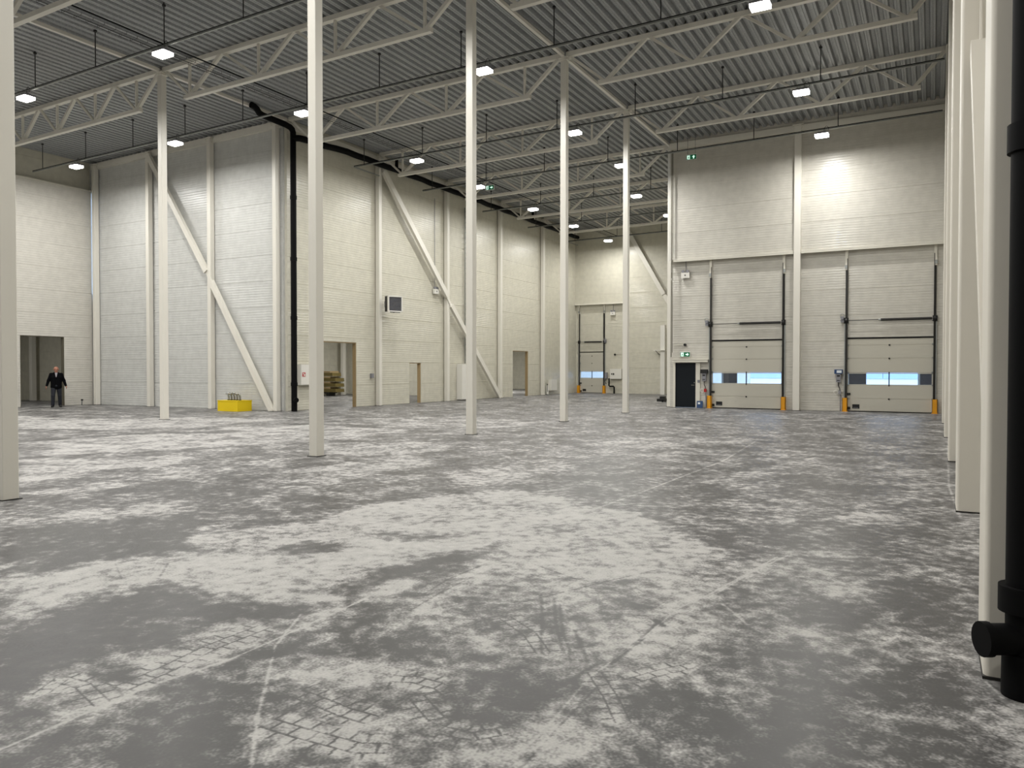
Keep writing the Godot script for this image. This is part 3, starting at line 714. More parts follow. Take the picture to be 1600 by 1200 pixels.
# ---------------------------------------------------------------- lighting
func make_lights() -> void:
	var nth := ["first", "second", "third", "fourth", "fifth", "sixth"]
	var rails := [
		[-8.2, [-3.73, -11.5, -18.4, -24.9, -31.0], "fifth", "loading doors"],
		[-2.7, [-3.73, -11.5, -18.4, -24.9, -31.0], "sixth", "loading doors"],
		[2.8, [-3.73, -11.5, -18.4, -24.9, -31.0], "seventh", "loading doors"],  # unseen row behind the camera, added to brighten pilasters and columns
		[-13.75, [-3.73, -11.5, -18.38, -24.9, -31.1], "fourth", "loading doors"],
		[-19.15, [-3.73, -11.5, -18.52, -24.93, -31.08], "third", "loading doors"],
		[-25.7, [-3.73, -11.56, -18.6], "second", "loading doors"],
		[-30.75, [-3.73, -11.66, -18.7], "first", "loading doors"],
		[-36.4, [-13.0, -18.76], "third", "far door"],
		[-41.8, [-13.05, -18.82], "second", "far door"],
		[-47.6, [-18.94], "first", "far door"]]
	for r in rails:
		var z: float = r[0]
		var x0: float = -34.2 if z > -22 else -21.9
		var x1: float = 0.2 if z > -33 else -10.9
		var y := func(x): return rt(x) - 1.1
		var t := thing("lighting_rail", Vector3(x0, y.call(x0), z), "slim steel lamp rail hung on thin rods, %s from the %s" % [r[2], r[3]], "rail")
		var o := -t.position
		part(Shape.new().bar(Vector3(x0, y.call(x0), z) + o, Vector3(x1, y.call(x1), z) + o, 0.05, 0.045), "rail_bar", M.galv, t)
		part(Shape.new().tube([Vector3(x0, y.call(x0) + 0.04, z + 0.01) + o, Vector3(x1, y.call(x1) + 0.04, z + 0.01) + o], 0.016, 6), "cable", M.rubber, t)
		if z in [-25.7, -47.6]: part(Shape.new().bar(Vector3(x0, y.call(x0), z) + o, Vector3(x0, y.call(x0), z - 1.7) + o, 0.05, 0.045), "return_arm", M.galv, t)
		var x: float = -3.17
		while x > x0 + 0.3:
			if x < x1:
				part(Shape.new().cyl(Vector3(x, y.call(x), z) + o, Vector3(x, rt(x) + 0.06, z) + o, 0.016, 0.016, 6).cyl(Vector3(x, rt(x) - 0.05, z) + o, Vector3(x, rt(x), z) + o, 0.05, 0.05, 8), "hanger_rod", M.rod, t)
			x -= 3.03
		for i in r[1].size():
			var lx: float = r[1][i]
			var lamp := thing("high_bay_lamp", Vector3(lx, y.call(lx) - 0.21, z), "bright high-bay lamp, %s from the %s, %s rail from the %s" % [nth[i], "pilasters" if z > -33 else "dock flank", r[2], r[3]], "lamp")
			var hs := part(Shape.new().box(Vector3(0, 0.06, 0), Vector3(0.48, 0.05, 0.34)).box(Vector3(0, 0.11, 0), Vector3(0.3, 0.05, 0.14)), "housing", M.grey_box, lamp)
			part(Shape.new().bar(Vector3(-0.12, 0.13, 0), Vector3(-0.12, 0.2, 0), 0.02, 0.03).bar(Vector3(0.12, 0.13, 0), Vector3(0.12, 0.2, 0), 0.02, 0.03), "bracket", M.galv, hs)
			part(Shape.new().box(Vector3(0, 0.0, 0), Vector3(0.46, 0.10, 0.32)).box(Vector3(0, -0.055, 0), Vector3(0.36, 0.03, 0.24)), "lens", M.lens, lamp, "glowing white lens")
			var pts := []
			for k in 9:
				var a := PI * k / 8.0
				pts.append(Vector3(0.16 + cos(a) * 0.08, 0.15 + sin(a) * 0.17, 0.02))
			part(Shape.new().tube(pts, 0.008, 5), "flex_cable", M.rubber, hs)
			lamp_light(lamp, Vector3(0, -0.08, 0), Vector2(0.38, 0.26), LAMP_ENERGY)
	# side rooms: one lamp each
	for k in [[Vector3(-38.5, 4.7, -17.5), 13.0, "dim side room lamp beyond the doorway behind the man"], [Vector3(-28.0, 4.75, -27.5), 32.0, "side room lamp beyond the wide doorway of the long wall"], [Vector3(-29.0, 4.75, -35.0), 34.0, "side room lamp beyond the narrow doorway of the long wall"], [Vector3(-28.5, 4.75, -48.5), 70.0, "side room lamp beyond the doorway nearest the far wall"]]:
		var lamp := thing("ceiling_lamp", k[0], k[2], "lamp")
		part(Shape.new().box(Vector3(0, 0.12, 0), Vector3(1.2, 0.22, 0.16)), "housing", M.white, lamp)
		part(Shape.new().box(Vector3(0, -0.01, 0), Vector3(1.16, 0.03, 0.12)), "lens", M.lens, lamp)
		lamp_light(lamp, Vector3(0, -0.04, 0), Vector2(1.1, 0.12), k[1])

func lamp_light(lamp: Node3D, at: Vector3, size: Vector2, e: float) -> void:
	var l := AreaLight3D.new()
	l.name = "lamp_light"
	l.area_size = size
	l.area_normalize_energy = true
	l.light_energy = e
	l.light_color = Color(1.0, 0.995, 0.98)
	l.area_range = 80.0
	l.area_attenuation = 2.0
	l.shadow_enabled = true
	lamp.add_child(l)
	l.position = at
	l.rotation_degrees = Vector3(-90, 0, 0)

# ---------------------------------------------------------------- loading doors
func sectional_door(n: int, x0: float, x1: float, z: float, label: String) -> void:
	var d := setting("door_%d" % n, label, "door")
	d.position = Vector3(x0, 0, z)
	var w := x1 - x0
	var ys := [0.03, 0.52, 1.05, 1.54, 2.1, 2.62, 2.88]
	for i in 6:
		var h: float = ys[i + 1] - ys[i] - 0.008
		var y: float = ys[i]
		if i == 2:
			var f := part(Shape.new().span(Vector3(0, y, -0.05), Vector3(w, y + 0.03, -0.005)).span(Vector3(0, y + h - 0.03, -0.05), Vector3(w, y + h, -0.005)).span(Vector3(0, y, -0.05), Vector3(0.05, y + h, -0.005)).span(Vector3(w - 0.05, y, -0.05), Vector3(w, y + h, -0.005)), "window_section", M.door_panel, d)
			for k in 2:
				part(Shape.new().span(Vector3(0.05 + k * (w - 0.1) * 0.5, y + 0.03, -0.032), Vector3(0.05 + (k + 1) * (w - 0.1) * 0.5 - 0.002, y + h - 0.03, -0.028)), "pane", M.pane, f)
			part(Shape.new().span(Vector3(w * 0.5 - 0.02, y - 0.04, -0.055), Vector3(w * 0.5 + 0.02, y + h + 0.04, 0.004)), "mullion", M.dark_steel, f)
		else:
			var s := Shape.new()
			s.span(Vector3(0, y, -0.05), Vector3(w, ys[i + 1] + 0.002, -0.014)); s.span(Vector3(0, y, -0.02), Vector3(w, y + h, -0.008))
			s.span(Vector3(0, y + 0.02, -0.01), Vector3(w, y + h - 0.02, -0.004))
			var sec := part(s, "section", M.door_panel, d)
			if i in [1, 4, 5]:
				part(Shape.new().cyl(Vector3(w * 0.5, y - 0.004, -0.01), Vector3(w * 0.5, y - 0.004, 0.02), 0.035, 0.03, 10), "hinge", M.dark_steel, sec)
			if i == 0:
				part(Shape.new().span(Vector3(0.2, 0.12, -0.01), Vector3(0.46, 0.29, 0.004)).span(Vector3(0.22, 0.27, 0.0), Vector3(0.44, 0.275, 0.012)), "vent_plate", M.black, sec)
				part(Shape.new().span(Vector3(0.23, 0.145, 0.003), Vector3(0.42, 0.158, 0.0055)), "plate_line", M.grey_box, sec)
				part(Shape.new().span(Vector3(0.02, 0.08, -0.01), Vector3(0.13, 0.19, 0.02)), "bottom_bracket", M.black, sec)
			if i == 1:
				part(Shape.new().bar(Vector3(-0.05, y + 0.18, 0.02), Vector3(0.13, y + 0.18, 0.02), 0.05, 0.08), "latch", M.black, sec)
		for sd in [0.03, w - 0.03]:
			part(Shape.new().cyl(Vector3(sd, y + 0.02, 0.0), Vector3(sd, y + 0.02, 0.035), 0.035, 0.03, 8), "roller", M.galv, d)
	part(Shape.new().span(Vector3(0, 0.0, -0.05), Vector3(w, 0.035, -0.006)), "bottom_seal", M.rubber, d)
	part(Shape.new().span(Vector3(-0.02, 2.87, -0.05), Vector3(w + 0.02, 2.925, 0.012)), "top_seal", M.rubber, d)

func door_gear(x0: float, x1: float, z: float, spring: Array, motor_right: bool, where: String, post_top: float, sides: Array) -> void:
	for k in 2:
		var x: float = [x0 - 0.04, x1 + 0.04][k]
		var side: float = [-1.0, 1.0][k]
		var t := thing("door_track", Vector3(x, 0, z), "tall dark lifting track of the %s, %s side" % [where, sides[k]], "track", "loading door tracks")
		part(Shape.new().span(Vector3(-0.035, 0.5, 0.0), Vector3(0.035, 6.05, 0.05)).span(Vector3(-side * 0.035 - 0.012, 0.5, 0.03), Vector3(-side * 0.035 + 0.012, 6.05, 0.12)), "track_rail", M.dark_steel, t)
		part(Shape.new().span(Vector3(side * 0.05 - 0.018, 0.5, 0.0), Vector3(side * 0.05 + 0.018, 3.5, 0.07)), "side_angle", M.galv, t)
		part(Shape.new().span(Vector3(-0.05, 5.6, 0.002), Vector3(0.05, post_top, 0.1)), "back_post", M.trim, t)
		part(Shape.new().box(Vector3(side * 0.02, 5.72, 0.1), Vector3(0.09, 0.14, 0.05)), "bumper", M.galv, t)
		var g := thing("yellow_guard", Vector3(x + side * 0.02, 0, z + 0.12), "yellow steel foot guard of the %s, %s side" % [where, sides[k]], "guard", "yellow door guards")
		part(Shape.new().span(Vector3(-0.09, 0.0, 0.06), Vector3(0.09, 0.54, 0.08)).span(Vector3(-0.09, 0, -0.1), Vector3(-0.075, 0.54, 0.08)).span(Vector3(0.075, 0, -0.1), Vector3(0.09, 0.54, 0.08)), "guard_plate", M.yellow, g)
		part(Shape.new().span(Vector3(-0.11, 0, -0.1), Vector3(0.11, 0.015, 0.1)), "foot_plate", M.yellow, g)
	var s := thing("spring_shaft", Vector3(x0, 3.6, z + 0.14), "dark torsion spring and thin shaft above the %s" % where, "spring")
	var w := x1 - x0
	part(Shape.new().cyl(Vector3(-0.25, 0, 0), Vector3(w + 0.12, 0, 0), 0.013, 0.013, 8), "shaft", M.dark_steel, s)
	var a: float = spring[0]; var b: float = spring[1]
	var coil := Shape.new()
	var turns := int((b - a) / 0.055)
	for i in turns:
		var c0 := a + (b - a) * i / turns
		coil.cyl(Vector3(c0, 0, 0), Vector3(c0 + (b - a) / turns * 0.5, 0, 0), 0.046, 0.056, 12)
		coil.cyl(Vector3(c0 + (b - a) / turns * 0.5, 0, 0), Vector3(c0 + (b - a) / turns, 0, 0), 0.056, 0.046, 12)
	part(coil, "spring", M.dark_steel, s)
	part(Shape.new().cyl(Vector3(a - 0.09, 0, 0), Vector3(a, 0, 0), 0.03, 0.045, 10), "winding_cone", M.galv, s)
	for x in [-0.04, w + 0.04]:
		part(Shape.new().cyl(Vector3(x - 0.04, 0, 0), Vector3(x + 0.04, 0, 0), 0.09, 0.09, 14).box(Vector3(x, 0, -0.08), Vector3(0.16, 0.22, 0.06)), "cable_drum", M.black, s)
	var mx := w + 0.16 if motor_right else -0.17
	part(Shape.new().box(Vector3(mx, 0.05, 0.0), Vector3(0.12, 0.24, 0.12)).cyl(Vector3(mx, 0.1, 0.06), Vector3(mx, 0.1, 0.13), 0.06), "drive_motor", M.grey_box, s)
	var ring := []
	for i in 13: ring.append(Vector3(mx + cos(TAU * i / 12) * 0.075, 0.17 + sin(TAU * i / 12) * 0.1, 0.08))
	part(Shape.new().tube(ring, 0.012, 6), "chain_wheel", M.galv, s)

func exit_sign(at: Vector3, label: String, flip: bool, hang: float) -> void:
	var t := thing("exit_sign", at, label, "sign")
	var f := -1.0 if flip else 1.0
	part(Shape.new().box(Vector3(0, 0, -0.02), Vector3(0.46, 0.24, 0.04)), "case", M.white, t)
	var fc := part(Shape.new().box(Vector3(0, -0.01, 0.003), Vector3(0.42, 0.19, 0.006)), "sign_face", M.sign_green, t)
	var d := Shape.new()
	d.plate([Vector2(-0.18, -0.09), Vector2(-0.06, -0.09), Vector2(-0.06, 0.07), Vector2(-0.18, 0.07)], 0.006, 0.008)
	part(d, "sign_doorway", M.sign_white, fc)
	var m := Shape.new()
	m.cyl(Vector3(-0.105, 0.04, 0.008), Vector3(-0.105, 0.04, 0.010), 0.017, 0.017, 10)
	m.plate([Vector2(-0.13, 0.02), Vector2(-0.10, 0.02), Vector2(-0.09, -0.03), Vector2(-0.07, -0.06), Vector2(-0.09, -0.075), Vector2(-0.115, -0.04), Vector2(-0.15, -0.08), Vector2(-0.165, -0.065), Vector2(-0.13, -0.02)], 0.008, 0.010)
	part(m, "sign_figure", M.sign_green, fc)
	part(Shape.new().plate([Vector2(0.03, -0.03), Vector2(0.10, -0.03), Vector2(0.10, -0.075), Vector2(0.17, -0.01), Vector2(0.10, 0.055), Vector2(0.10, 0.01), Vector2(0.03, 0.01)] if not flip else [Vector2(0.10, 0.06), Vector2(0.03, -0.005), Vector2(0.075, -0.005), Vector2(0.075, -0.08), Vector2(0.125, -0.08), Vector2(0.125, -0.005), Vector2(0.17, -0.005)], 0.006, 0.008), "sign_arrow", M.sign_white, fc)
	if hang > 0.0:
		for x in [-0.16, 0.16]:
			part(Shape.new().cyl(Vector3(x, 0.12, -0.02), Vector3(x, 0.12 + hang, -0.02), 0.006, 0.006, 6), "suspension", M.rod, t)

func make_doors() -> void:
	var zd := -33.05
	sectional_door(1, -8.37, -5.45, zd, "wide white sectional loading door with a glazed band, beside the black door")
	sectional_door(2, -3.0, 0.0, zd, "wide white sectional loading door with a glazed band, beside the pilasters")
	sectional_door(3, -22.02, -20.2, -50.05, "small distant white sectional loading door with a glazed band on the far wall")
	door_gear(-8.37, -5.45, zd, [1.2, 2.86], false, "loading door next to the black door", 6.4, ["black door", "dock column"])
	door_gear(-3.0, 0.0, zd, [1.2, 2.94], false, "loading door next to the pilasters", 6.4, ["dock column", "pilaster"])
	door_gear(-22.02, -20.2, -50.05, [0.4, 1.7], true, "small far loading door", 6.2, ["long wall", "control cabinet"])
	# black pass door
	var d := setting("door_4", "black steel pass door with a pale frame beside the loading door", "door")
	d.position = Vector3(-9.96, 0, zd)
	part(Shape.new().span(Vector3(0, 0.01, -0.07), Vector3(0.91, 1.95, -0.02)), "leaf", M.door_leaf, d)
	part(Shape.new().span(Vector3(-0.1, 0, -0.08), Vector3(0, 2.05, 0.03)), "jamb", M.trim, d)
	part(Shape.new().span(Vector3(0.91, 0, -0.08), Vector3(1.1, 2.02, 0.05)), "jamb", M.trim, d)
	part(Shape.new().span(Vector3(0, 1.95, -0.08), Vector3(0.91, 2.05, 0.03)), "head", M.trim, d)
	part(Shape.new().span(Vector3(-0.09, 2.05, -0.02), Vector3(1.47, 2.10, 0.18)).span(Vector3(-0.09, 1.98, 0.16), Vector3(1.47, 2.07, 0.18)), "canopy_flashing", M.trim, d)
	var h := part(Shape.new().cyl(Vector3(0.84, 0.98, -0.02), Vector3(0.84, 0.98, 0.04), 0.02).bar(Vector3(0.84, 0.98, 0.035), Vector3(0.72, 0.98, 0.035), 0.018, 0.022), "handle", M.chrome, d, "chrome lever handle")
	part(Shape.new().cyl(Vector3(0.84, 1.09, -0.02), Vector3(0.84, 1.09, -0.005), 0.022), "lock", M.chrome, h)

# ---------------------------------------------------------------- pipes
func make_pipes() -> void:
	# corner downpipe with elbow, branch and long header under the roof
	var t := thing("black_downpipe", Vector3(-21.98, 0, -22.2), "thick black roof drain downpipe in the corner by the fire hose cabinet", "pipe")
	part(Shape.new().tube([Vector3(0, 0, 0), Vector3(0, 10.9, 0), Vector3(0, 11.0, 0.05), Vector3(0, 11.06, 0.16), Vector3(0, 11.09, 0.4), Vector3(0, 11.12, 1.55), Vector3(0, 11.16, 1.72), Vector3(0, 11.26, 1.82), Vector3(0, 11.32, 1.95), Vector3(0, 11.34, 2.1)], 0.115, 14), "pipe_run", M.pipe, t)
	for y in [1.0, 3.6, 5.9, 8.3]:
		part(Shape.new().cyl(Vector3(0, y, 0), Vector3(0, y + 0.14, 0), 0.13, 0.13, 14), "collar", M.pipe, t)
	part(Shape.new().cyl(Vector3(0.02, 0.45, 0), Vector3(0.2, 0.45, 0.1), 0.085, 0.085, 14).cyl(Vector3(0.19, 0.45, 0.095), Vector3(0.22, 0.45, 0.11), 0.1, 0.1, 14), "cleaning_branch", M.pipe, t)
	var h := thing("black_header_pipe", Vector3(-21.78, 10.68, -22.35), "long wavy black insulated pipe running under the roof along the long wall", "pipe")
	var pts := [Vector3(-0.2, 0, 0.16)]
	for i in 40:
		pts.append(Vector3(sin(i * 1.7) * 0.014, sin(i * 2.3) * 0.016 + minf(i * 0.04, 0.16), -i * 0.685))
	part(Shape.new().tube(pts, 0.13, 12), "pipe_run", M.pipe, h)
	for i in [9, 19, 29]:
		part(Shape.new().cyl(Vector3(0, 0.16, -i * 0.685), Vector3(0, 0.7, -i * 0.685), 0.08, 0.08, 10), "roof_outlet", M.pipe, h)
	# near downpipe on the right
	var p := thing("black_downpipe", Vector3(0.425, 0, -4.62), "thick black downpipe with a capped stub in front of the nearest pilaster", "pipe")
	part(Shape.new().tube([Vector3(0, 0, 0), Vector3(0, 5.5, 0), Vector3(0, rt(0.4) - 0.3, 0)], 0.093, 24), "pipe_run", M.pipe, p)
	part(Shape.new().cyl(Vector3(0, 0.0, 0), Vector3(0, 0.22, 0), 0.108, 0.106, 24), "base_socket", M.pipe, p)
	part(Shape.new().cyl(Vector3(0, 0.43, 0), Vector3(0, 0.56, 0), 0.125, 0.125, 24), "collar", M.pipe, p)
	part(Shape.new().cyl(Vector3(0, 2.74, 0), Vector3(0, 2.88, 0), 0.11, 0.11, 24), "collar", M.pipe, p)
	part(Shape.new().cyl(Vector3(0, 0.29, 0), Vector3(-0.185, 0.29, 0.1), 0.078, 0.078, 20).cyl(Vector3(-0.165, 0.29, 0.09), Vector3(-0.20, 0.29, 0.108), 0.088, 0.088, 20), "cleaning_stub", M.pipe, p)
	var q := thing("roof_drain_bend", Vector3(0.08, rt(0) - 0.12, -21.0), "black roof drain bend above the pilasters under the deck", "pipe")
	part(Shape.new().tube([Vector3(0, 0.12, 0), Vector3(0, -0.1, 0), Vector3(0.1, -0.2, 0), Vector3(0.35, -0.22, 0)], 0.09, 12), "bend", M.pipe, q)
	part(Shape.new().cyl(Vector3(0, -0.02, 0), Vector3(0, 0.1, 0), 0.12, 0.12, 12), "collar", M.pipe, q)

# ---------------------------------------------------------------- things on the walls
func wall_box(called: String, c: Vector3, s: Vector3, n: Vector3, mat: Material, label: String, category: String) -> Node3D:
	var t := thing(called, c, label, category)
	var d := Vector3(s.x, s.y, s.z)
	part(Shape.new().box(Vector3.ZERO, d), "body", mat, t)
	var f := d * 0.5 * n
	var inset := d - d * n.abs() + n.abs() * 0.012 - (Vector3.ONE - n.abs()) * 0.03
	part(Shape.new().box(f, inset), "cover", mat, t)
	return t

func emergency_lamp(at: Vector3, n: Vector3, label: String, up: float) -> void:
	var t := thing("emergency_light", at, label, "light fitting")
	var side := Vector3.UP.cross(n)
	part(Shape.new().box(n * 0.1, side.abs() * 0.36 + Vector3(0, 0.24, 0) + n.abs() * 0.12), "case", M.white, t)
	part(Shape.new().cyl(n * 0.155, n * 0.17, 0.03, 0.03, 10), "indicator", M.black, t)
	for s in [-1.0, 1.0]:
		part(Shape.new().cyl(side * 0.1 * s + n * 0.06 + Vector3(0, 0.17, 0), side * 0.1 * s + n * 0.16 + Vector3(0, 0.17, 0), 0.055, 0.065, 12), "spot_head", M.grey_box, t)
	part(Shape.new().cyl(n * 0.03 + Vector3(0, 0.12, 0), n * 0.03 + Vector3(0, 0.12 + up, 0), 0.014, 0.014, 6), "conduit", M.grey_box, t)

func make_wall_things() -> void:
	var X := Vector3.RIGHT; var Z := Vector3.BACK
	# fire hose cabinet with its red sign
	var t := wall_box("fire_hose_cabinet", Vector3(-22.2, 1.44, -23.1), Vector3(0.22, 0.82, 0.82), X, M.white, "white fire hose cabinet with a small red sign beside the black downpipe", "cabinet")
	part(Shape.new().span(Vector3(0.117, -0.08, 0.18), Vector3(0.12, 0.09, 0.35)), "sign_plate", M.red, t, "small red hose sign")
	part(Shape.new().span(Vector3(0.12, -0.05, 0.21), Vector3(0.122, 0.02, 0.28)).span(Vector3(0.12, 0.03, 0.24), Vector3(0.122, 0.06, 0.32)), "sign_mark", M.white, t)
	# fan heater on its bracket
	t = thing("fan_heater", Vector3(-21.55, 4.63, -28.0), "white fan heater with dark louvres on a bracket by the long wall column", "heater", "", deg_to_rad(66))
	part(Shape.new().box(Vector3(0, 0.34, 0.09), Vector3(0.72, 0.05, 0.1)).box(Vector3(0, -0.34, 0.09), Vector3(0.72, 0.05, 0.1)).box(Vector3(-0.34, 0, 0.09), Vector3(0.05, 0.72, 0.1)).box(Vector3(0.34, 0, 0.09), Vector3(0.05, 0.72, 0.1)), "case", M.white, t)
	part(Shape.new().box(Vector3(0, 0, -0.08), Vector3(0.70, 0.70, 0.28)), "coil", M.dark_steel, t)
	for i in 10:
		part(Shape.new().box(Vector3(0, -0.29 + i * 0.064, 0.1), Vector3(0.63, 0.012, 0.06), Basis(X, 0.5)), "louvre", M.grey_box, t)
	var fh := part(Shape.new().cyl(Vector3(0, 0, -0.2), Vector3(0, 0, -0.36), 0.33, 0.27, 20), "fan_housing", M.grey_box, t)
	part(Shape.new().cyl(Vector3(0, 0, -0.32), Vector3(0, 0, -0.42), 0.12, 0.1, 12), "fan_motor", M.black, fh)
	var ring := []
	for i in 17: ring.append(Vector3(cos(TAU * i / 16) * 0.3, sin(TAU * i / 16) * 0.3, -0.38))
	part(Shape.new().tube(ring, 0.012, 6), "fan_guard", M.galv, fh)
	part(Shape.new().bar(Vector3(0.0, -0.38, 0.0), Vector3(0.3, -0.3, -0.7), 0.04, 0.04).bar(Vector3(-0.25, -0.38, 0.1), Vector3(0.25, -0.38, 0.1), 0.05, 0.03), "bracket", M.dark_steel, t)
	# smaller fittings along the long wall
	wall_box("socket_box", Vector3(-22.26, 1.37, -27.3), Vector3(0.1, 0.2, 0.16), X, M.grey_box, "small grey socket box low on the long wall beside the heater column", "socket")
	emergency_lamp(Vector3(-22.3, 5.62, -32.3), X, "small white emergency light under the brace on the long wall", 4.6)
	t = wall_box("distribution_cabinet", Vector3(-22.14, 1.0, -34.95), Vector3(0.34, 1.9, 1.1), X, M.white, "tall white distribution cabinet under the cable ladder", "cabinet")
	part(Shape.new().span(Vector3(0.178, -0.9, 0.02), Vector3(0.182, 0.9, 0.03)), "door_gap", M.dark_steel, t)
	part(Shape.new().cyl(Vector3(0.17, 0, -0.06), Vector3(0.2, 0, -0.06), 0.02), "lock", M.chrome, t)
	t = thing("cable_ladder", Vector3(-22.2, 1.97, -35.27), "tall steel cable ladder climbing from the distribution cabinet to the roof", "cable ladder")
	for s in [-0.22, 0.22]:
		part(Shape.new().box(Vector3(0, 4.2, s), Vector3(0.06, 8.4, 0.025)), "side_rail", M.galv, t)
	for i in 30:
		part(Shape.new().box(Vector3(0, 0.2 + i * 0.275, 0), Vector3(0.03, 0.035, 0.42)), "rung", M.galv, t)
	for s in [-0.14, 0.1]:
		part(Shape.new().tube([Vector3(0.035, 0, s), Vector3(0.035, 4.2, s + 0.01), Vector3(0.035, 8.3, s)], 0.017, 6), "cable", M.rubber, t)
	t = thing("fire_extinguisher", Vector3(-22.12, 0.0, -45.0), "pale fire extinguisher in a slim stand beside the small white wall cabinet", "extinguisher")
	part(Shape.new().cyl(Vector3(0, 0.06, 0), Vector3(0, 0.56, 0), 0.075, 0.075, 12).cyl(Vector3(0, 0.56, 0), Vector3(0, 0.64, 0), 0.075, 0.03, 12), "cylinder", M.white, t)
	part(Shape.new().bar(Vector3(0, 0.64, 0), Vector3(0, 0.72, 0), 0.05, 0.04).tube([Vector3(0, 0.68, 0.02), Vector3(0.05, 0.62, 0.09), Vector3(0.05, 0.2, 0.09)], 0.012, 6), "valve", M.black, t)
	part(Shape.new().bar(Vector3(-0.09, 0, 0.1), Vector3(-0.09, 0.8, 0.1), 0.02, 0.02).bar(Vector3(-0.09, 0, -0.1), Vector3(-0.09, 0.8, -0.1), 0.02, 0.02).span(Vector3(-0.1, 0, -0.1), Vector3(0.1, 0.04, 0.1)), "stand", M.galv, t)
	wall_box("wall_cabinet", Vector3(-22.2, 0.63, -45.95), Vector3(0.22, 0.72, 0.9), X, M.white, "small white wall cabinet low on the long wall beside the fire extinguisher", "cabinet")
	# far wall
	t = wall_box("control_cabinet", Vector3(-19.25, 1.36, -49.93), Vector3(0.84, 0.7, 0.2), Z, M.white, "pale control cabinet beside the small far loading door", "cabinet")
	part(Shape.new().span(Vector3(-0.32, -0.06, 0.107), Vector3(-0.24, 0.04, 0.11)).span(Vector3(-0.2, -0.08, 0.107), Vector3(-0.1, 0.05, 0.11)), "print", M.black, t)
	t = wall_box("door_controller", Vector3(-19.98, 1.25, -49.93), Vector3(0.17, 0.42, 0.16), Z, M.grey_box, "narrow grey door controller beside the small far loading door", "controller")
	part(Shape.new().tube([Vector3(0, -0.2, 0.05), Vector3(-0.06, -0.45, 0.06), Vector3(0.04, -0.6, 0.06)], 0.02, 6), "cable", M.rubber, t)
	t = thing("black_drain_pipe", Vector3(-19.36, 0, -49.85), "bent black pipe from the floor up to the pale control cabinet", "pipe")
	part(Shape.new().tube([Vector3(0, 0, 0), Vector3(0, 0.44, 0), Vector3(-0.05, 0.5, 0), Vector3(-0.33, 0.5, 0), Vector3(-0.38, 0.55, 0), Vector3(-0.38, 1.05, 0)], 0.05, 10), "pipe_run", M.pipe, t)
	emergency_lamp(Vector3(-19.5, 5.55, -50.03), Z, "white emergency light above the small far loading door", 0.55)
	t = thing("alarm_sounder", Vector3(-19.37, 2.7, -50.03), "small dark round sounder with a conduit beside the small far loading door", "sounder")
	part(Shape.new().cyl(Vector3(0, 0, 0), Vector3(0, 0, 0.09), 0.07, 0.055, 12), "body", M.black, t)
	part(Shape.new().bar(Vector3(0.07, 0.05, 0.015), Vector3(0.7, 0.05, 0.015), 0.02, 0.025), "conduit", M.trim, t)
	t = thing("white_duct", Vector3(-15.78, 0, -49.55), "white boxed duct with a small shelf bracket on the far wall", "duct")
	part(Shape.new().box(Vector3(0, 2.3, 0), Vector3(0.3, 4.6, 0.3)), "duct_run", M.white, t)
	part(Shape.new().box(Vector3(-0.18, 2.95, 0.1), Vector3(0.8, 0.04, 0.4)), "shelf", M.white, t)
	part(Shape.new().bar(Vector3(-0.5, 2.93, 0.1), Vector3(-0.1, 2.55, 0.1), 0.03, 0.03), "shelf_strut", M.dark_steel, t)
	t = thing("floor_scrubber", Vector3(-12.15, 0, -38.0), "small dark machine on the floor beyond the dock wall corner", "machine")
	part(Shape.new().box(Vector3(0, 0.1, 0), Vector3(0.42, 0.14, 0.4)).box(Vector3(0.05, 0.22, 0), Vector3(0.25, 0.14, 0.3)), "body", M.black, t)
	part(Shape.new().bar(Vector3(-0.1, 0.15, 0), Vector3(-0.3, 0.32, 0), 0.03, 0.03), "handle", M.grey_box, t)
	for s in [-0.18, 0.18]: part(Shape.new().cyl(Vector3(0.1, 0.06, s - 0.03), Vector3(0.1, 0.06, s + 0.03), 0.06), "wheel", M.rubber, t)
	# dock wall
	exit_sign(Vector3(-9.52, 2.33, -32.98), "green lit exit sign with a white arrow above the black door", false, 0.0)
	t = thing("alarm_sounder", Vector3(-9.53, 2.74, -33.03), "small dark round sounder with a conduit above the exit sign on the dock wall", "sounder")
	part(Shape.new().cyl(Vector3(0, 0, 0), Vector3(0, 0, 0.1), 0.065, 0.05, 12), "body", M.black, t, "dark red brown dome")
	part(Shape.new().bar(Vector3(-0.07, 0, 0.015), Vector3(-0.5, 0, 0.015), 0.02, 0.025), "conduit", M.trim, t)
	emergency_lamp(Vector3(-9.5, 5.76, -33.03), Z, "white emergency light high above the black door under the flashing", 0.5)
	t = thing("conduit_run", Vector3(-10.06, 2.2, -32.72), "thin brown conduit running up the dock wall corner", "conduit")
	part(Shape.new().bar(Vector3(0, 0, 0), Vector3(0, 9.0, 0), 0.03, 0.03).bar(Vector3(0.05, 0.2, 0), Vector3(0.05, 9.0, 0), 0.02, 0.02), "conduit", M.core, t)
	for k in 2:
		var x: float = [-8.66, -3.3][k]
		var who: String = ["between the black door and the loading door", "beside the loading door near the pilasters"][k]
		t = thing("door_controller", Vector3(x, 1.36, -33.0), "door controller with hanging cables %s" % who, "controller")
		part(Shape.new().box(Vector3(0, -0.03, 0.06), Vector3(0.17, 0.34, 0.13)), "body", M.grey_box, t)
		part(Shape.new().box(Vector3(0, 0.22, 0.07), Vector3(0.3, 0.17, 0.16)), "top_box", M.black if k == 0 else M.blue, t, "black box" if k == 0 else "blue and white box")
		part(Shape.new().box(Vector3(0, 0.05, 0.126), Vector3(0.11, 0.06, 0.006)).box(Vector3(0, -0.13, 0.126), Vector3(0.11, 0.03, 0.006)), "keypad", M.black, t)
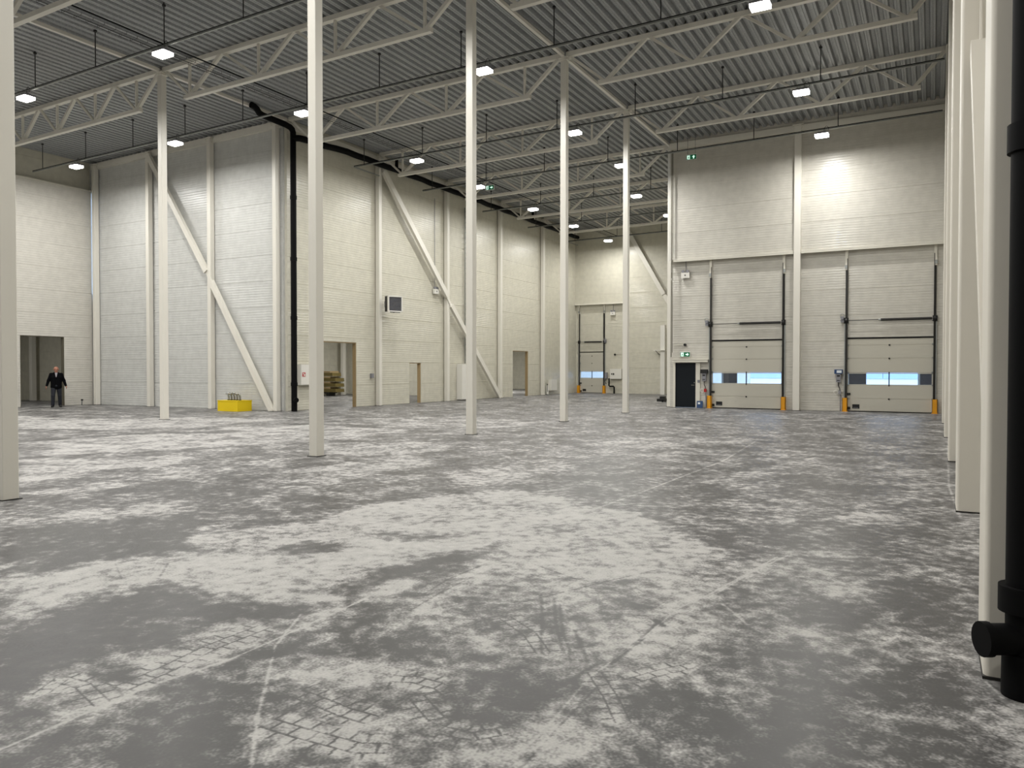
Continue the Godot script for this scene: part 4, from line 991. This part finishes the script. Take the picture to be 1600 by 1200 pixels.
		if k == 1: part(Shape.new().box(Vector3(0.03, 0.22, 0.152), Vector3(0.18, 0.1, 0.006)), "label_plate", M.paper, t)
		part(Shape.new().tube([Vector3(0, -0.2, 0.06), Vector3(0.0, -0.34, 0.07), Vector3(0.05, -0.45, 0.08), Vector3(0.05, -0.58, 0.06)], 0.016, 6), "cable", M.rubber, t)
		part(Shape.new().box(Vector3(0.05, -0.6, 0.06), Vector3(0.1, 0.14, 0.1)), "plug", M.red if k == 0 else M.grey_box, t)
		var loop := []
		for i in 13: loop.append(Vector3(-0.09 + cos(TAU * i / 12) * 0.08, -0.6 + sin(TAU * i / 12) * 0.08, 0.05))
		part(Shape.new().tube(loop, 0.012, 6), "cable_loop", M.white, t)
		part(Shape.new().bar(Vector3(0.07, -0.7, 0.03), Vector3(0.07, -1.34, 0.03), 0.04, 0.03), "cable_duct", M.grey_box, t)
	wall_box("switch_box", Vector3(-8.92, 1.15, -33.02), Vector3(0.1, 0.12, 0.07), Z, M.grey_box, "tiny grey switch beside the frame of the black door", "switch")
	t = thing("leaning_poster", Vector3(-8.85, 0.0, -32.95), "small blue printed sheet leaning on the wall beside the black door", "sheet")
	part(Shape.new().box(Vector3(0, 0.15, 0), Vector3(0.26, 0.3, 0.015), Basis(X, -0.12)), "sheet", M.blue, t)
	part(Shape.new().box(Vector3(-0.03, 0.2, 0.006), Vector3(0.1, 0.08, 0.006), Basis(X, -0.12)).box(Vector3(-0.02, 0.05, 0.012), Vector3(0.18, 0.03, 0.006), Basis(X, -0.12)), "print", M.paper, t)
	exit_sign(Vector3(-9.12, 10.72, -32.4), "green lit exit sign hanging high in front of the dock wall", true, 0.93)
	exit_sign(Vector3(-18.0, 10.05, -30.55), "green lit exit sign hanging beside a lamp in the middle bay", false, 1.3)

# ---------------------------------------------------------------- loose things
func make_loose() -> void:
	# yellow box with five bent steel tubes standing in it
	var t := thing("yellow_box", Vector3(-24.35, 0, -21.35), "yellow box with bent steel tubes standing on it at the partition wall", "box")
	var s := Shape.new()
	s.span(Vector3(-0.56, 0, -0.36), Vector3(0.56, 0.41, 0.36))
	part(s, "box_body", M.box_yellow, t)
	part(Shape.new().span(Vector3(-0.57, 0.40, -0.37), Vector3(0.57, 0.425, 0.37)), "lid", M.box_yellow, t)
	for i in 5:
		var x := -0.28 + i * 0.16
		var u := thing("bent_tube", Vector3(-24.35 + x, 0.425, -21.3), "bent steel tube standing on the yellow box, %s from the diagonal brace" % ["fifth", "fourth", "third", "second", "first"][i], "tube", "bent tubes on the yellow box")
		part(Shape.new().tube([Vector3(0.0, 0, 0), Vector3(0.0, 0.12, 0), Vector3(-0.01, 0.2, 0.01), Vector3(-0.03, 0.25, 0.02), Vector3(-0.07, 0.27, 0.03), Vector3(-0.10, 0.265, 0.04)], 0.04, 10), "tube_body", M.chrome if i > 0 else M.galv, u)
		part(Shape.new().cyl(Vector3(0, 0, 0), Vector3(0, 0.03, 0), 0.052, 0.052, 10), "tube_foot", M.black, u)
	# timber packs in the side room, on bearers
	for k in 4:
		var p := thing("timber_pack", Vector3(-33.25, 0.24 + k * 0.33, -36.4), "pack of greenish timber boards in the side room stack, %s" % ["resting on the dark trestle", "second from the bottom", "third from the bottom", "topmost and shortest"][k], "timber", "timber packs stacked in the side room")
		var half := 1.05 if k < 3 else 0.8
		for b in 3:
			part(Shape.new().box(Vector3(0, 0.04 + b * 0.07, 0), Vector3(half * 2.0 - b * 0.02, 0.066, 0.8)), "board", M.wood_green, p)
		for x in [-0.75, 0.35]:
			part(Shape.new().box(Vector3(x, 0.265, 0), Vector3(0.5, 0.09, 0.8)), "spacer", M.wood, p, "pale wooden spacer")
	t = thing("trestle", Vector3(-33.25, 0, -36.4), "low dark trestle under the timber stack in the side room", "trestle")
	for x in [-0.7, 0.3]:
		part(Shape.new().box(Vector3(x, 0.2, 0), Vector3(0.4, 0.08, 0.7)).box(Vector3(x, 0.1, 0), Vector3(0.3, 0.2, 0.5)), "bearer", M.black, t)
	column_low(Vector3(-33.6, 0, -38.3), "pale side room column behind the timber stack")
	column_low(Vector3(-41.2, 0, -22.95), "grey side room column seen through the doorway behind the man")
	# little floor pipe stub by the corner column
	t = thing("floor_stub", Vector3(-34.25, 0, -21.25), "small pipe stub standing on the floor near the corner column", "pipe")
	part(Shape.new().cyl(Vector3.ZERO, Vector3(0.02, 0.22, 0), 0.03, 0.03, 8), "stub", M.galv, t)
	part(Shape.new().cyl(Vector3(0.02, 0.22, 0), Vector3(0.025, 0.28, 0), 0.05, 0.05, 10), "cap", M.dark_steel, t)
	# wire cable tray under the roof
	t = thing("wire_cable_tray", Vector3(-18.85, rt(-18.8) - 1.02, -8.0), "wire basket cable tray crossing the lamp rails under the roof", "cable tray")
	for x in [-0.15, 0.0, 0.15]:
		part(Shape.new().cyl(Vector3(x, 0, 0), Vector3(x, 0, -40.0), 0.005, 0.005, 5), "long_wire", M.rod, t)
	for x in [-0.15, 0.15]:
		part(Shape.new().cyl(Vector3(x, 0.06, 0), Vector3(x, 0.06, -40.0), 0.005, 0.005, 5), "long_wire", M.rod, t)
	var cw := Shape.new()
	for i in 130:
		cw.bar(Vector3(-0.15, 0, -i * 0.307), Vector3(0.15, 0, -i * 0.307), 0.007, 0.007)
		for x in [-0.15, 0.15]: cw.bar(Vector3(x, 0, -i * 0.307), Vector3(x, 0.06, -i * 0.307), 0.007, 0.007)
	part(cw, "cross_wires", M.rod, t).set_meta("kind", "stuff")
	part(Shape.new().tube([Vector3(0.42, 0.02, 0), Vector3(0.42, 0.02, -40.0)], 0.022, 6), "main_cable", M.rubber, t)

func column_low(at: Vector3, label: String) -> void:
	var t := thing("steel_column", at, label, "column")
	part(Shape.new().post(Vector3.ZERO, 0.24, 0.24, 4.98, 0.014), "shaft", M.steel_white, t)
	part(Shape.new().box(Vector3(0, 0.006, 0), Vector3(0.3, 0.012, 0.3)), "base_plate", M.dark_steel, t)

# ---------------------------------------------------------------- outside, seen through the glazed bands
func make_outside() -> void:
	var g := MeshInstance3D.new()
	g.mesh = Shape.new().span(Vector3(-10.1, -1.4, -33.3), Vector3(60, -1.1, -140)).span(Vector3(-80, -1.4, -58), Vector3(-10.1, -1.1, -140)).mesh()
	g.material_override = M.asphalt
	g.name = "yard_ground"
	add_child(g)
	tag(g, "pale yard ground outside the loading doors", "ground", "", "structure")
	var b := thing("yard_building", Vector3(0, -1.1, -96), "pale blue and white building across the yard seen through the door glazing", "building")
	part(Shape.new().span(Vector3(-90, 0, 0), Vector3(60, 1.75, -8)), "plinth", M.facade_white, b, "white plinth")
	for i in 30:
		part(Shape.new().span(Vector3(-90 + i * 5.0 + 0.04, 1.75, 0.1), Vector3(-85 + i * 5.0, 9.0, -8)), "facade_panel", M.facade_blue, b)
	for d in [[-8.25, -7.66, "beside the black door"], [-3.07, -2.42, "next to the dock column outside the second loading door"], [-0.46, 0.15, "next to the pilasters outside the second loading door"]]:
		var c := thing("dock_curtain", Vector3(d[0], -0.2, -34.7), "dark dock shelter curtain outside %s" % d[2], "curtain")
		part(Shape.new().span(Vector3(0, 0, 0), Vector3(d[1] - d[0], 3.6, -0.06)), "flap", M.curtain, c)
		part(Shape.new().span(Vector3(-0.08, -0.9, -0.1), Vector3(0.0, 3.7, 0.04)), "frame_post", M.galv, c)

# ---------------------------------------------------------------- the man: smooth skin over bones, clothes as children
func net(bones: Array, cell: float, k: float, into: Shape) -> void:
	var lo := Vector3(1e9, 1e9, 1e9); var hi := -lo
	for b in bones:
		var r: float = maxf(b[2], b[3]) + cell * 3.0 + k
		lo = lo.min((b[0] as Vector3).min(b[1]) - Vector3.ONE * r); hi = hi.max((b[0] as Vector3).max(b[1]) + Vector3.ONE * r)
	var nx := int((hi.x - lo.x) / cell) + 2; var ny := int((hi.y - lo.y) / cell) + 2; var nz := int((hi.z - lo.z) / cell) + 2
	var f := PackedFloat32Array(); f.resize(nx * ny * nz); f.fill(1.0)
	for b in bones:
		var a: Vector3 = b[0]; var d: Vector3 = b[1] - b[0]
		var ll := maxf(d.length_squared(), 1e-8)
		var r0: float = b[2]; var r1: float = b[3]
		var m := maxf(r0, r1) + cell * 2.5 + k
		var p0 := (a.min(b[1]) - Vector3.ONE * m - lo) / cell; var p1 := (a.max(b[1]) + Vector3.ONE * m - lo) / cell
		for z in range(maxi(0, int(p0.z)), mini(nz, int(p1.z) + 1)):
			for y in range(maxi(0, int(p0.y)), mini(ny, int(p1.y) + 1)):
				for x in range(maxi(0, int(p0.x)), mini(nx, int(p1.x) + 1)):
					var p := lo + Vector3(x, y, z) * cell - a
					var t := clampf(p.dot(d) / ll, 0.0, 1.0)
					var dist := (p - d * t).length() - lerpf(r0, r1, t)
					var i := (z * ny + y) * nx + x
					var o := f[i]
					var h := maxf(k - absf(o - dist), 0.0) / k
					f[i] = minf(o, dist) - h * h * k * 0.25
	var id := {}
	var pts := PackedVector3Array(); var nrm := PackedVector3Array()
	var sx := 1; var sy := nx; var sz := nx * ny
	for z in range(1, nz - 2):
		for y in range(1, ny - 2):
			for x in range(1, nx - 2):
				var i := z * sz + y * sy + x
				var s0 := f[i] < 0.0
				var mixed := false
				for o in [sx, sy, sz, sx + sy, sx + sz, sy + sz, sx + sy + sz]:
					if (f[i + o] < 0.0) != s0: mixed = true; break
				if not mixed: continue
				var c := Vector3.ZERO; var n := 0
				for e in [[0, sx, 0], [sy, sx, 0], [sz, sx, 0], [sy + sz, sx, 0], [0, sy, 1], [sx, sy, 1], [sz, sy, 1], [sx + sz, sy, 1], [0, sz, 2], [sx, sz, 2], [sy, sz, 2], [sx + sy, sz, 2]]:
					var va := f[i + e[0]]; var vb := f[i + e[0] + e[1]]
					if (va < 0.0) != (vb < 0.0):
						var q := Vector3(1 if e[0] % sy == sx else 0, 1 if (e[0] % sz) >= sy else 0, 1 if e[0] >= sz else 0)
						q[e[2]] += va / (va - vb); c += q; n += 1
				id[i] = pts.size()
				pts.append(lo + (Vector3(x, y, z) + c / n) * cell)
				nrm.append(Vector3(f[i + sx] - f[i - sx] + f[i + sx + sy + sz] - f[i + sy + sz], f[i + sy] - f[i - sy] + f[i + sx + sy + sz] - f[i + sx + sz], f[i + sz] - f[i - sz] + f[i + sx + sy + sz] - f[i + sx + sy]).normalized())
	for i in id:
		for e in [[sx, sy, sz], [sy, sz, sx], [sz, sx, sy]]:
			if (f[i] < 0.0) == (f[i + e[0]] < 0.0): continue
			var q := []
			for o in [0, e[1], e[1] + e[2], e[2]]:
				if id.has(i - o): q.append(id[i - o])
			if q.size() == 4:
				into.quad4(pts[q[0]], pts[q[1]], pts[q[2]], pts[q[3]], nrm[q[0]], nrm[q[1]], nrm[q[2]], nrm[q[3]])

func make_person() -> void:
	var t := thing("person", Vector3(-33.45, 0, -19.62), "bald person in black jacket and dark jeans walking out of the doorway", "person", "", atan2(33.4, 19.6))
	# local axes: +z forward, +x to the person's left; 1.76 m tall
	var hip := Vector3(0, 0.93, 0); var chest := Vector3(0, 1.30, 0.0); var neck := Vector3(0, 1.50, 0.01); var head := Vector3(0.0, 1.64, 0.03)
	var legs := {}; var arms := {}
	for s in [-1.0, 1.0]:
		var fwd := 0.10 if s < 0 else -0.10
		legs[s] = [Vector3(0.10 * s, 0.90, 0), Vector3(0.125 * s, 0.50, 0.05 + fwd * 0.6), Vector3(0.14 * s, 0.10, fwd), Vector3(0.17 * s, 0.04, fwd + 0.17)]
		arms[s] = [Vector3(0.19 * s, 1.42, 0), Vector3(0.29 * s, 1.16, -0.02), Vector3(0.36 * s, 0.93, 0.06 - fwd * 0.5)]
	var skin := Shape.new()
	var core := [[hip, chest, 0.12, 0.13], [chest, neck, 0.12, 0.06], [neck, head, 0.058, 0.06]]
	for s in [-1.0, 1.0]:
		var l: Array = legs[s]; var a: Array = arms[s]
		core.append_array([[hip, l[0], 0.1, 0.08], [l[0], l[1], 0.072, 0.05], [l[1], l[2], 0.048, 0.036], [l[2] - Vector3(0, 0.05, 0), l[3] - Vector3(0, 0.01, 0), 0.024, 0.018]])
		core.append_array([[chest, a[0], 0.1, 0.055], [a[0], a[1], 0.048, 0.038], [a[1], a[2], 0.036, 0.027]])
	net(core, 0.017, 0.03, skin)
	# head with brow, nose, mouth, chin and ears
	var hd := [[head + Vector3(0, 0.035, -0.015), head + Vector3(0, 0.02, 0.015), 0.088, 0.085], [head + Vector3(0, -0.04, 0.03), head + Vector3(0, -0.085, 0.055), 0.066, 0.042], [head + Vector3(0, -0.05, -0.02), neck, 0.058, 0.056],
		[head + Vector3(0, 0.025, 0.095), head + Vector3(0, -0.018, 0.113), 0.011, 0.016], [head + Vector3(-0.03, 0.03, 0.083), head + Vector3(0.03, 0.03, 0.083), 0.014, 0.014], [head + Vector3(-0.018, -0.055, 0.092), head + Vector3(0.018, -0.055, 0.092), 0.010, 0.010]]
	for s in [-1.0, 1.0]: hd.append([head + Vector3(0.086 * s, 0.02, -0.015), head + Vector3(0.089 * s, -0.03, -0.005), 0.017, 0.012])
	net(hd, 0.006, 0.012, skin)
	# hands: palm, four curled fingers of different length, thumb at the side
	for s in [-1.0, 1.0]:
		var w: Vector3 = arms[s][2]
		var dn: Vector3 = (w - arms[s][1]).normalized()
		var fw := Vector3(0, 0, 1); var sd := Vector3(s, 0, 0)
		var hand := [[w, w + dn * 0.045, 0.026, 0.026], [w + dn * 0.045 + fw * 0.022, w + dn * 0.09 + fw * 0.026, 0.017, 0.014], [w + dn * 0.045 - fw * 0.022, w + dn * 0.085 - fw * 0.028, 0.017, 0.013]]
		for k in 4:
			var o := fw * (0.03 - 0.02 * k)
			var len: float = [0.040, 0.046, 0.042, 0.032][k]
			var b0: Vector3 = w + dn * 0.085 + o
			var b1: Vector3 = b0 + dn * len - sd * 0.01
			hand.append([b0, b1, 0.0095, 0.0088]); hand.append([b1, b1 + dn * len * 0.55 - sd * 0.022, 0.0088, 0.0075])
		hand.append([w + dn * 0.03 + fw * 0.028, w + dn * 0.06 + fw * 0.052 - sd * 0.008, 0.012, 0.0105]); hand.append([w + dn * 0.06 + fw * 0.052 - sd * 0.008, w + dn * 0.092 + fw * 0.055 - sd * 0.018, 0.0105, 0.009])
		net(hand, 0.005, 0.006, skin)
	part(skin, "body", M.skin, t)
	for s in [-1.0, 1.0]:
		part(Shape.new().cyl(head + Vector3(0.03 * s, 0.012, 0.08), head + Vector3(0.03 * s, 0.012, 0.092), 0.007, 0.006, 10), "eye", M.black, t)
	# clothes
	var jk := Shape.new()
	var jb := [[Vector3(-0.075, 0.89, 0.0), Vector3(-0.07, 1.28, 0.0), 0.135, 0.15], [Vector3(0.075, 0.89, 0.0), Vector3(0.07, 1.28, 0.0), 0.135, 0.15], [Vector3(-0.09, 0.895, 0.0), Vector3(0.09, 0.895, 0.0), 0.125, 0.125], [Vector3(-0.07, 1.28, 0), Vector3(-0.05, 1.42, 0), 0.145, 0.10], [Vector3(0.07, 1.28, 0), Vector3(0.05, 1.42, 0), 0.145, 0.10], [Vector3(-0.03, 1.47, -0.02), Vector3(0.03, 1.47, -0.02), 0.072, 0.072]]
	for s in [-1.0, 1.0]:
		jb.append_array([[Vector3(0.05 * s, 1.42, 0), arms[s][0], 0.085, 0.07], [arms[s][0], arms[s][1], 0.074, 0.062], [arms[s][1], (arms[s][2] as Vector3).lerp(arms[s][1], 0.04), 0.06, 0.048]])
	net(jb, 0.016, 0.03, jk)
	part(jk, "jacket", M.jacket, t)
	part(Shape.new().plate([Vector2(-0.05, 1.50), Vector2(0.05, 1.50), Vector2(0.012, 1.31), Vector2(-0.012, 1.31)], 0.085, 0.155), "shirt", M.shirt, t, "pale shirt showing at the open collar")
	var tr := Shape.new()
	var tb := [[Vector3(-0.05, 0.93, 0), Vector3(0.05, 0.93, 0), 0.135, 0.135]]
	for s in [-1.0, 1.0]:
		tb.append_array([[legs[s][0], legs[s][1], 0.108, 0.078], [legs[s][1], legs[s][2] + Vector3(0, 0.01, -0.005), 0.078, 0.07]])
	net(tb, 0.016, 0.02, tr)
	part(tr, "jeans", M.jeans, t)
	for s in [-1.0, 1.0]:
		var sh := Shape.new()
		var an: Vector3 = legs[s][2]; var toe: Vector3 = legs[s][3]
		net([[Vector3(an.x, 0.05, an.z - 0.03), Vector3(toe.x, 0.042, toe.z), 0.05, 0.042], [Vector3(an.x, 0.10, an.z - 0.01), Vector3(an.x, 0.05, an.z), 0.048, 0.05]], 0.008, 0.02, sh)
		part(sh, "shoe", M.shoe, t)

# ---------------------------------------------------------------- scene
const LAMP_ENERGY := 24.0

func _ready() -> void:
	var cam := Camera3D.new()
	cam.name = "camera"
	cam.fov = rad_to_deg(2.0 * atan(600.0 / 1195.732))
	cam.near = 0.05; cam.far = 400.0
	add_child(cam)
	cam.position = Vector3(0, 1.65, 0)
	cam.rotation = Vector3(-0.01878, 0.50314, 0.0008)
	cam.current = true

	var e := Environment.new()
	e.background_mode = Environment.BG_SKY
	var sm := ProceduralSkyMaterial.new()
	sm.sky_top_color = Color(0.62, 0.76, 0.95)
	sm.sky_horizon_color = Color(0.86, 0.92, 1.0)
	sm.ground_bottom_color = Color(0.6, 0.65, 0.7)
	sm.ground_horizon_color = Color(0.86, 0.92, 1.0)
	sm.sky_energy_multiplier = 2.1
	sm.ground_energy_multiplier = 1.0
	e.sky = Sky.new()
	e.sky.sky_material = sm
	e.tonemap_mode = Environment.TONE_MAPPER_LINEAR
	e.tonemap_exposure = 1.0
	e.sdfgi_enabled = true; e.ssao_enabled = true; e.ssil_enabled = true
	var we := WorldEnvironment.new()
	we.name = "world_environment"
	we.environment = e
	add_child(we)

	make_materials()
	make_floor()
	print("floor ", Time.get_ticks_msec())
	make_walls()
	make_roof()
	make_frame()
	print("frame ", Time.get_ticks_msec())
	make_lights()
	make_doors()
	make_pipes()
	make_wall_things()
	make_loose()
	make_outside()
	print("things ", Time.get_ticks_msec())
	make_person()
	print("person ", Time.get_ticks_msec())
